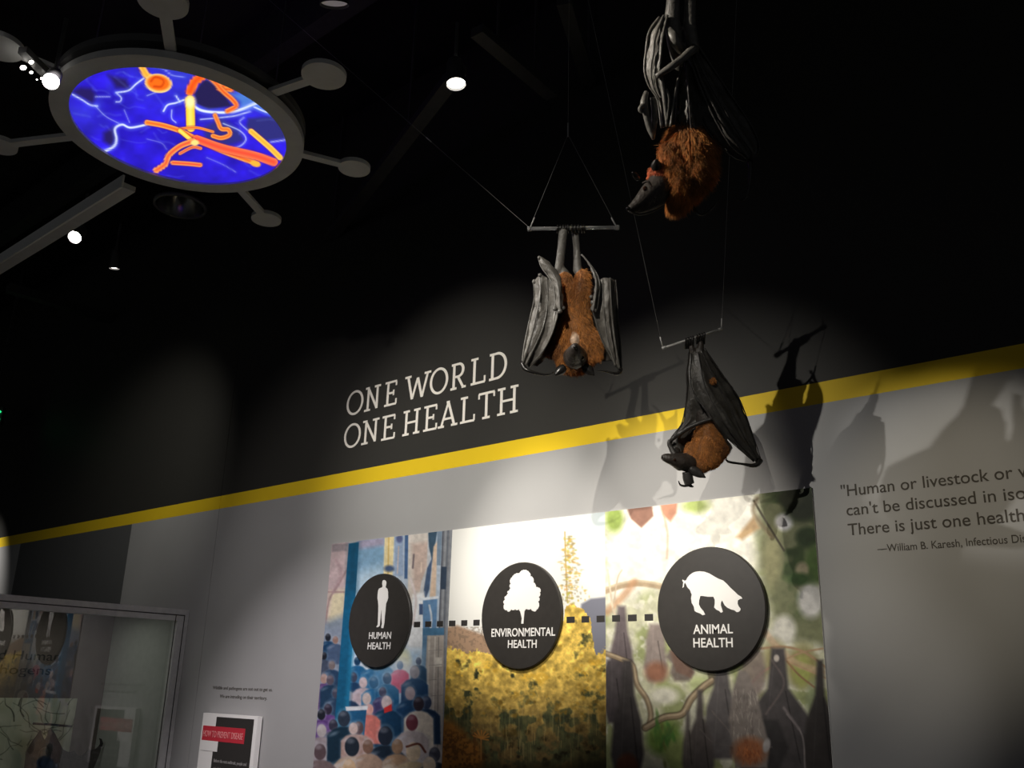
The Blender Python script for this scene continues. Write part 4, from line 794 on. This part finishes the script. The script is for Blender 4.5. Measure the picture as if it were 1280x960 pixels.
        for i in range(n-1): Fc += [(I(i, 0), I(i+1, 0), I(i+1, 0, 1), I(i, 0, 1)), (I(i, w-1), I(i, w-1, 1), I(i+1, w-1, 1), I(i+1, w-1))]
        for j in range(w-1): Fc += [(I(0, j), I(0, j, 1), I(0, j+1, 1), I(0, j+1)), (I(n-1, j), I(n-1, j+1), I(n-1, j+1, 1), I(n-1, j, 1))]
        wg = link(name, me_from(V, Fc, name, True), m, s.root)
        for i in (range(nc) if bones is None else bones):
            MB().tube([Vector(q)-Vector(N[k, min(w-1, i*K)])*.0015 for k, q in enumerate(Cs[i])], np.linspace(br[0], br[1], n), 8).build('finger', bm_ or M['bone'], wg, True)
        return wg
    def limb(s, name, pts, r, m, parent=None, n=16):
        c = spline([s.p(*q) for q in pts], n); rr_ = np.interp(np.linspace(0, 1, n), np.linspace(0, 1, len(r)), np.array(r)*s.k)
        return MB().tube([Vector(q) for q in c], rr_, 12).build(name, m, parent or s.root, True)
    def ear(s, base, tip, w, m, dd=0):
        a, b_ = s.p(*base, dd), s.p(*tip, dd-.01); ax = b_-a; L = ax.length; ax.normalize(); sd = ax.cross(Vector(FWD)).normalized(); nn = sd.cross(ax); V = []; n = 9; mm_ = 7
        for i in range(n):
            u = i/(n-1); ww = w*s.k*math.sin(math.pi*(.22+.78*u)) if u < .999 else 0
            for j in range(mm_):
                v = j/(mm_-1)*2-1; V.append(a+ax*L*u+sd*ww*v+nn*(ww*.55*(v*v-.4)))
        Fc = [(i*mm_+j, i*mm_+j+1, (i+1)*mm_+j+1, (i+1)*mm_+j) for i in range(n-1) for j in range(mm_-1)]
        o = MB().add(V, Fc).build('ear', m, s.root, True); md = o.modifiers.new('t', 'SOLIDIFY'); md.thickness = .0022; return o
    def eye(s, x, y, dd, r): MB().sphere(s.p(x, y, dd), r*s.k, 16, 12).build('eye', M['eye'], s.root, True)
    def foot(s, xs, y, rod_a, rod_b, rr_, m):
        for x in xs:
            t = (x-rod_a[0])/(rod_b[0]-rod_a[0]); c = s.p(x, rod_a[1]+(rod_b[1]-rod_a[1])*t); f2 = Vector((FWD[0], FWD[1], 0)).normalized(); pts = []
            for a in np.linspace(-.5, 3.6, 12): pts.append(c-f2*math.cos(a)*(rr_+.003)+Vector((0, 0, 1))*math.sin(a)*(rr_+.003))
            low = s.p(x+(rod_a[0]*0), y, 0); MB().tube([low]+pts, [.005]+list(np.linspace(.0042, .0012, 12)), 7).build('claw', m, s.root, True)
def perch(b, a, c, rr_, wires, label, caps=True, m=None):
    t = thing('perch', b.p(*a), label, 'perch'); A, C_ = b.p(*a), b.p(*c)
    MB().tube([A, C_], rr_, 20).build('rod', m or M['acrylic'], t, True); d = (C_-A).normalized()
    for e_, s_ in ((A, 1), (C_, -1)): MB().tube([e_-d*.003*s_, e_+d*.012*s_], rr_*1.35, 20).build('end_cap', M['acrylic'] if m is None else M['steel'], t, True)
    for w_ in wires: MB().tube(w_[0], w_[1] if len(w_) > 1 else .0006, 6).build('wire', M['steel'], t, True)
    return t
M['wire_thin'] = mat('thin_grey_wire', (.35, .35, .34), .5)
# ---------------------------------------------------------------- bat 2 (centre, arms folded, seen from the front)
b = Bat(3.55, 'fruit_bat', (716, 286), 'fruit bat facing forward with pale grey folded wings, above and right of the title')
b.blob([(704, 290, 6, 0), (702, 310, 5.5, 0), (699, 336, 6, .01)], SKG); b.blob([(719, 290, 5, .02), (721, 312, 4.5, .02), (722, 338, 6, .01)], SKG)
b.blob([(699, 334, 5, .01), (706, 342, 6, .01)], SKG)
b.blob([(706, 348, 8), (711, 370, 11), (714, 390, 12)], FO, 1); b.blob([(727, 344, 7), (725, 365, 11), (724, 388, 13), (724, 402, 14)], FO, 1)
b.blob([(717, 398, 15, .01), (720, 415, 22, .015), (721, 430, 27, .02), (719, 441, 25, .02)], FO, 1); b.blob([(704, 436, 15, .01), (688, 440, 6, .01), (683, 438, 4, .01)], FB, .6); b.blob([(740, 425, 12), (742, 440, 10)], FO, 1)
b.blob([(717, 453, 13, -.01)], FO, .5)
b.blob([(719, 446, 15, -.045)], SK); b.blob([(719, 443, 12, -.075), (719, 438, 8.5, -.115), (719, 434, 5.5, -.135)], SK)
b.blob([(719, 425, 7, -.05), (719, 417, 5, -.04)], BG)
b.body(2, 42000, .019, cl=.16)
b.eye(713.2, 444, -.105, 2.4); b.eye(728, 447, -.095, 2.4)
MB().sphere(b.p(719, 433.5, -.15), .008, 12, 8).build('nose', M['claw'], b.root, True)
b.ear((706, 458), (694, 469), 5.5, M['claw'], -.05); b.ear((730, 457), (743, 469), 5.5, M['claw'], -.05)
wl = b.sheet('wing', [[(653, 456), (656, 432, .01), (662, 402, .01), (668, 374, .0), (667, 352, 0)], [(654, 455, -.02), (663, 427, -.05), (671, 395, -.065), (676, 366, -.06), (675, 343, -.045)],
    [(657, 456, -.03), (670, 430, -.05), (680, 405, -.06), (685, 375, -.05), (684, 347, -.05)], [(661, 458, -.01), (678, 440, -.05), (691, 415, -.08), (698, 386, -.09), (695, 348, -.07)]], M['membrane'], .012)
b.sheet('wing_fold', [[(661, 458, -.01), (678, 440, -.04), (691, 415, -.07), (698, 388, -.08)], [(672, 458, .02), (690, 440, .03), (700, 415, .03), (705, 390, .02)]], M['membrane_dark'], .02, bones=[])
b.sheet('wing_tip', [[(695, 388, -.085), (693, 360, -.08), (686, 346, -.07), (677, 334, -.06), (673, 322, -.05)], [(700, 389, -.11), (698, 360, -.105), (692, 343, -.09), (681, 329, -.08), (675, 320.5, -.06)], [(704.5, 387, -.085), (703, 358, -.08), (698, 341, -.07), (686, 327, -.06), (676, 321, -.05)]], M['membrane'], -.002, K=5, bones=[0, 1])
for q in ((693.5, 386, -.09, 3), (700, 389, -.11, 3), (704, 385, -.09, 2.6), (674, 322, -.06, 2.2), (668, 352, 0, 3), (675, 344, -.045, 2.6)): MB().sphere(b.p(*q[:3]), q[3]*b.k, 12, 8).build('knuckle', M['bone'], wl, True)
b.limb('forearm', [(653, 455, -.0), (668, 444, .0), (684, 425, .0), (699, 400, .0)], [3, 2.6, 2.4, 3], M['bone_dark'], wl)
b.limb('thumb', [(653, 452, -.01), (655, 460, -.02), (662, 464, -.03), (678, 468, -.03), (688, 467.5, -.03), (692, 465, -.03)], [3, 3, 2.2, 1.6, 1.5, .8], M['claw'], wl)
wr = b.sheet('wing', [[(776, 463), (775, 432, .01), (772, 400, .01), (771, 372), (769, 350)], [(774, 462, -.02), (769, 432, -.05), (765, 400, -.06), (763, 370, -.06), (762, 347, -.04)],
    [(770, 458, -.03), (761, 430, -.05), (756, 402, -.06), (754, 372, -.05), (753, 348, -.04)], [(767, 452, -.01), (753, 425, -.04), (745, 402, -.06), (742, 386, -.07), (747, 352, -.05)]], M['membrane'], .012)
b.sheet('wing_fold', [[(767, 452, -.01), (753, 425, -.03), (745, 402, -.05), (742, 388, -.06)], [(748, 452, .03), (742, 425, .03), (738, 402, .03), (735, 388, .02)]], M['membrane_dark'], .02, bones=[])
b.sheet('wing_tip', [[(745, 388, -.07), (749, 360, -.07), (747, 346, -.06), (740, 334, -.05), (729, 320, -.04)], [(741, 389, -.09), (745, 360, -.09), (743, 344, -.08), (736, 330, -.06), (727, 318, -.05)], [(738, 387, -.07), (744, 358, -.07), (741, 341, -.06), (734, 328, -.05), (726, 318, -.04)]], M['membrane'], -.002, K=5, bones=[0, 1])
for q in ((741, 378, -.07, 3), (743, 388, -.08, 3), (739, 371, -.05, 2.4)): MB().sphere(b.p(*q[:3]), q[3]*b.k, 12, 8).build('knuckle', M['bone'], wr, True)
b.limb('forearm', [(776, 463, 0), (768, 446, 0), (760, 432, 0), (748, 412, 0)], [3, 2.4, 2.2, 2.6], M['bone_dark'], wr)
b.limb('thumb', [(776, 461, -.01), (774, 466, -.02), (769, 467, -.03), (756, 464, -.03), (746, 463, -.03)], [2.6, 2.2, 1.6, 1.0, .5], M['claw'], wr)
ra, rb = (660, 286), (773, 284.3)
b.foot((697, 700.5, 704, 707, 710), 291, ra, rb, .008, M['claw']); b.foot((715, 719, 723, 727, 730), 291, ra, rb, .008, M['claw'])
J = b.p(710, 168); up_ = Vector((0, 0, 1)); Jt = Vector((J.x, J.y, ZC)); Wl = P(533, 172, 3.95)
Wc = Wl+(Wl-b.p(661, 284))*1.0; Wc = Wl+(Wl-b.p(661, 284))*((ZC-Wl.z)/(Wl.z-b.p(661, 284).z))
perch(b, ra, rb, .0072, [([b.p(662, 285), J],), ([b.p(771, 283), J],), ([J, Jt],), ([b.p(661, 284), Wl, Wc],), ([Wl, Wl+(b.p(661, 284)-Wl)*.05], .0028), ([b.p(663, 284), b.p(668, 272)], .0028), ([b.p(770, 283), b.p(764, 272)], .0026), ([J+Vector((0, 0, -.01)), J+Vector((0, 0, .05))], .003)], 'clear acrylic perch rod on two wires, holding the pale-winged bat')
# ---------------------------------------------------------------- bat 3 (lower right, wings wrapped, head to the left)
b = Bat(3.72, 'fruit_bat', (870, 430), 'dark fruit bat with wrapped black wings, hanging across the yellow stripe')
b.blob([(864, 434, 4), (868, 446, 5), (872, 470, 8, .02), (876, 500, 11, .02), (882, 525, 13, .01)], SK); b.blob([(876, 429, 4), (874, 445, 6)], SK)
b.blob([(884, 538, 13, -.01), (886, 552, 19, -.01), (883, 566, 20, -.01), (876, 574, 15, -.01)], FO, .7); b.blob([(886, 566, 18, -.01), (898, 560, 13, -.01)], FB, .7); b.blob([(866, 562, 9, -.02), (866, 576, 9, -.02), (874, 584, 8, -.02)], FO, .7)
b.blob([(891, 476, 3.4, -.055)], FO, .5)
b.blob([(859, 578, 12, -.03), (850, 577, 10.5, -.05), (842, 574.5, 8, -.06), (835, 573, 6.2, -.065), (831, 572, 5, -.065)], SK); b.blob([(850, 583, 6, -.05), (840, 578, 4, -.06)], SK)
b.body(3, 36000, .014)
b.eye(843.5, 575, -.083, 1.8); b.eye(846, 568, -.02, 1.5)
MB().sphere(b.p(829.5, 571.5, -.068), .009, 12, 8).build('nose', M['claw'], b.root, True)
b.ear((862, 585), (882, 597), 5.5, M['bone_dark'], -.06); b.ear((848, 567), (843, 559), 4, M['bone_dark'], -.0)
wl = b.sheet('wing', [[(862, 436, .02), (859, 465, .03), (859, 492, .04), (853, 528, .04), (838, 550, .02), (842, 566, 0)], [(866, 438, -.01), (863, 470, -.02), (864, 500, -.02), (861, 524, .0), (847, 545, -.01), (850, 567, 0)],
    [(870, 440, -.02), (870, 480, -.04), (878, 508, -.03), (876, 526, -.01), (860, 544, .01), (860, 566, .02)], [(874, 442, -.02), (880, 480, -.04), (890, 505, -.03), (894, 523, -.03), (872, 535, .0), (866, 560, .03)]], M['membrane_dark'], .012, bones=[0, 2], bm_=M['bone_dark'])
b.limb('forearm', [(838, 551, -.01), (848, 543, -.03), (864, 533, -.04), (882, 526, -.045), (895, 522, -.05)], [2.4, 3, 3, 2.6, 2], M['bone_dark'], wl)
b.limb('upper_arm', [(838, 550, .0), (837, 556, .0), (843, 568, -.01)], [3, 3, 4], M['bone_dark'], wl)
b.limb('wrist', [(859, 590, -.04), (860, 598, -.04), (862, 605, -.04)], [6, 6.5, 6], M['bone_dark'], wl)
b.limb('thumb', [(862, 606, -.05), (856, 607.5, -.06), (850.5, 606, -.06), (848, 601, -.06)], [2, 1.5, 1.3, .5], M['claw'], wl)
b.limb('claw', [(861, 606, -.05), (865, 608, -.05), (867, 608, -.05)], [2.4, 1.8, .8], M['claw'], wl)
wr = b.sheet('wing', [[(880, 436, .0), (902, 468, .01), (924, 500, .02), (941, 545, .02), (951, 575)], [(876, 438, -.03), (893, 474, -.05), (913, 512, -.055), (930, 546, -.04), (948, 576, -.02)],
    [(872, 440, -.04), (881, 484, -.075), (901, 522, -.08), (920, 550, -.06), (946, 578, -.03)], [(864, 442, -.02), (864, 484, -.06), (886, 516, -.08), (906, 544, -.06), (942, 577, -.03)]], M['membrane_dark'], .014, bm_=M['bone_dark'], wrinkle=.002)
b.sheet('wing_fold', [[(864, 470, -.05), (872, 496, -.06), (893, 524, -.07), (906, 545, -.06), (916, 560, -.05)], [(880, 480, .0), (892, 505, -.01), (902, 530, -.02), (910, 552, .0), (914, 566, .0)]], M['membrane_dark'], .02, bones=[])
b.limb('thumb', [(950, 575, -.02), (947, 580, -.03), (941, 582, -.03), (928, 580, -.03), (914, 578, -.03), (908.5, 576, -.03), (907.5, 571.5, -.03)], [4, 3, 2.4, 1.5, 1.5, 1.6, .9], M['claw'], wr)
ra, rb = (828.5, 435), (902, 411)
b.foot((857, 860, 863, 866), 436, ra, rb, .005, M['claw']); b.foot((871, 874, 877, 880), 430, ra, rb, .005, M['claw'])
def ceil_from(a, b_): d_ = b_-a; return a+d_*((ZC-a.z)/d_.z)
l1, l2 = b.p(828, 433), b.p(793, 270); r1, r2_ = b.p(902, 409), b.p(907, 300)
perch(b, ra, rb, .0042, [([l1, l2, ceil_from(l1, l2)],), ([r1, r2_, ceil_from(r1, r2_)],), ([b.p(828.5, 434), b.p(825, 421)], .0028), ([b.p(902, 411), b.p(902.3, 398)], .0028)], 'short grey perch rod on two wires, holding the dark wrapped bat', m=mat('grey_perch', (.30, .30, .29), .35))
# ---------------------------------------------------------------- bat 1 (top right, nearest, big head to the left)
b = Bat(2.6, 'fruit_bat', (850, -36), 'largest fruit bat at the top, thick orange fur and black dog-like face')
b.blob([(842, -34, 6), (842, -10, 8), (840, 25, 10), (843, 52, 10), (850, 80, 9, .03)], SKG); b.blob([(863, -36, 5), (863, -8, 7), (862, 30, 8), (866, 56, 8), (866, 90, 8, .03), (864, 130, 12, .03)], SKG)
b.blob([(854, 163, 9), (858, 178, 22), (862, 194, 29), (866, 210, 26), (860, 226, 22), (852, 244, 14), (843, 255, 8)], FO, 1); b.blob([(880, 186, 15), (880, 206, 14), (870, 228, 13)], FB, 1); b.blob([(838, 188, 10, -.03), (840, 212, 13, -.03), (846, 232, 14, -.03)], FO, 1)
b.blob([(824, 218, 12, -.03), (830, 224, 12, -.03)], (.50, .13, .05), .35)
b.blob([(823, 235, 17, -.035), (814, 241, 14, -.045), (804, 250, 10.5, -.055), (795, 257, 7.5, -.06), (789, 261, 5.5, -.062)], SK); b.blob([(824, 250, 9, -.035), (806, 260, 6, -.05), (793, 265, 3.5, -.055)], SK)
b.body(5, 60000, .024, cl=.2)
b.eye(806.5, 236, -.088, 3.0); b.eye(816, 226, -.0, 2.4)
b.limb('brow', [(803, 229, -.085), (810, 227, -.09), (815, 234, -.09)], [1.2, 1.8, 1.2], M['skin'])
b.limb('lip', [(787, 265, -.066), (800, 268, -.066), (816, 264, -.06), (830, 257, -.05)], [1.0, 1.4, 1.4, 1.0], M['skin'])
MB().sphere(b.p(785.5, 261, -.066), .0075, 12, 8, Matrix.Diagonal((1, 1, .8))).build('nose', M['claw'], b.root, True)
b.ear((821, 213), (820, 199), 6, M['claw'], -.06); MB().sphere(b.p(820, 206, -.05), 6*b.k, 16, 12).build('ear_base', M['claw'], b.root, True); b.ear((799, 224), (790, 215), 3.5, M['claw'], -.01)
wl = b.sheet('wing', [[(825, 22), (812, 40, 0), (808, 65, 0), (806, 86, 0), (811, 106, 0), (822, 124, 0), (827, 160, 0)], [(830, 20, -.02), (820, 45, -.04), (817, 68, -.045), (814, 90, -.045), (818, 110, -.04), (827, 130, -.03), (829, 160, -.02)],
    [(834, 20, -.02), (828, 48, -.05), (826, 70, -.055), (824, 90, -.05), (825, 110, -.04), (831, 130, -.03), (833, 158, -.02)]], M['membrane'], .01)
b.limb('finger', [(826, 95, -.05), (830, 120, -.05), (834, 158, -.04)], [3, 2.5, 2], M['bone'], wl); b.limb('finger', [(832, 112, -.05), (836, 125, -.05), (834, 150, -.045)], [2.5, 2, 1.5], M['bone'], wl); b.limb('finger', [(848, 98, -.05), (843, 120, -.05), (838, 158, -.045)], [1.6, 1.5, 1.4], M['bone'], wl)
b.limb('upper_arm', [(868, 60, -.04), (852, 74, -.06), (838, 84, -.07), (820, 96, -.06)], [6, 5, 4.5, 3.5], M['bone'], wl)
b.limb('knee', [(836, 38, -.03), (843, 48, -.045), (846, 56, -.04), (852, 64, -.02)], [5, 7, 6, 5], M['bone'])
b.limb('hand', [(808, 115, -.03), (805, 128, -.035), (808, 145, -.035), (812, 160, -.03), (817, 174, -.03)], [3, 5, 4, 4, 2], M['bone'], wl); b.limb('thumb', [(806, 130, -.04), (801, 134, -.045), (800, 138, -.045), (803, 141, -.045)], [3, 3, 2.5, 1.5], M['bone'], wl); b.limb('finger', [(816, 122, -.02), (818, 145, -.025), (816, 172, -.02)], [3, 4, 3], M['bone'], wl)
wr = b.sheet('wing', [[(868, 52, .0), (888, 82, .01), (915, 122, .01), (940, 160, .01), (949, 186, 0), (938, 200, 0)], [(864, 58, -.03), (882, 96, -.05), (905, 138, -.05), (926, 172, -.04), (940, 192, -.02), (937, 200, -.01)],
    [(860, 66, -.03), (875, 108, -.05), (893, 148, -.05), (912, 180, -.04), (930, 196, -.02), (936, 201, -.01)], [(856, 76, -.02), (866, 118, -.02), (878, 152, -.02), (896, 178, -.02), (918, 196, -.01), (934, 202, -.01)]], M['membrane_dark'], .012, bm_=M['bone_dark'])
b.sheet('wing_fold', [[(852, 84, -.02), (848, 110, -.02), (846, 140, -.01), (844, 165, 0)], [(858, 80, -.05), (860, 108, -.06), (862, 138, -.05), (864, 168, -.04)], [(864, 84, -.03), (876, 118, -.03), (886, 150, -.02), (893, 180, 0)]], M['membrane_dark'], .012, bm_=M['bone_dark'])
b.limb('thumb', [(937, 200, -.01), (938, 215, -.02), (936, 235, -.02), (932, 248, -.02), (927, 250.5, -.02), (921, 249, -.02)], [3.5, 2.5, 2, 1.6, 1.4, .6], M['claw'], wr)
b.limb('lower_thumb', [(863, 250, -.0), (868, 262, -.01), (875, 268, -.02), (884, 266, -.02), (893, 257, -.02), (899, 249, -.02)], [2.5, 1.8, 1.6, 1.4, 1.3, .5], M['claw'])
ra, rb = (815, -32), (885, -44)
b.foot((836, 840, 844, 848), -34, ra, rb, .008, M['claw']); b.foot((858, 862, 866, 870), -38, ra, rb, .008, M['claw'])
q1, q2 = b.p(815, -32), b.p(885, -44)
perch(b, ra, rb, .0072, [([q1, Vector((q1.x, q1.y, ZC))],), ([q2, Vector((q2.x, q2.y, ZC))],)], 'acrylic perch rod above the picture edge, holding the largest bat')
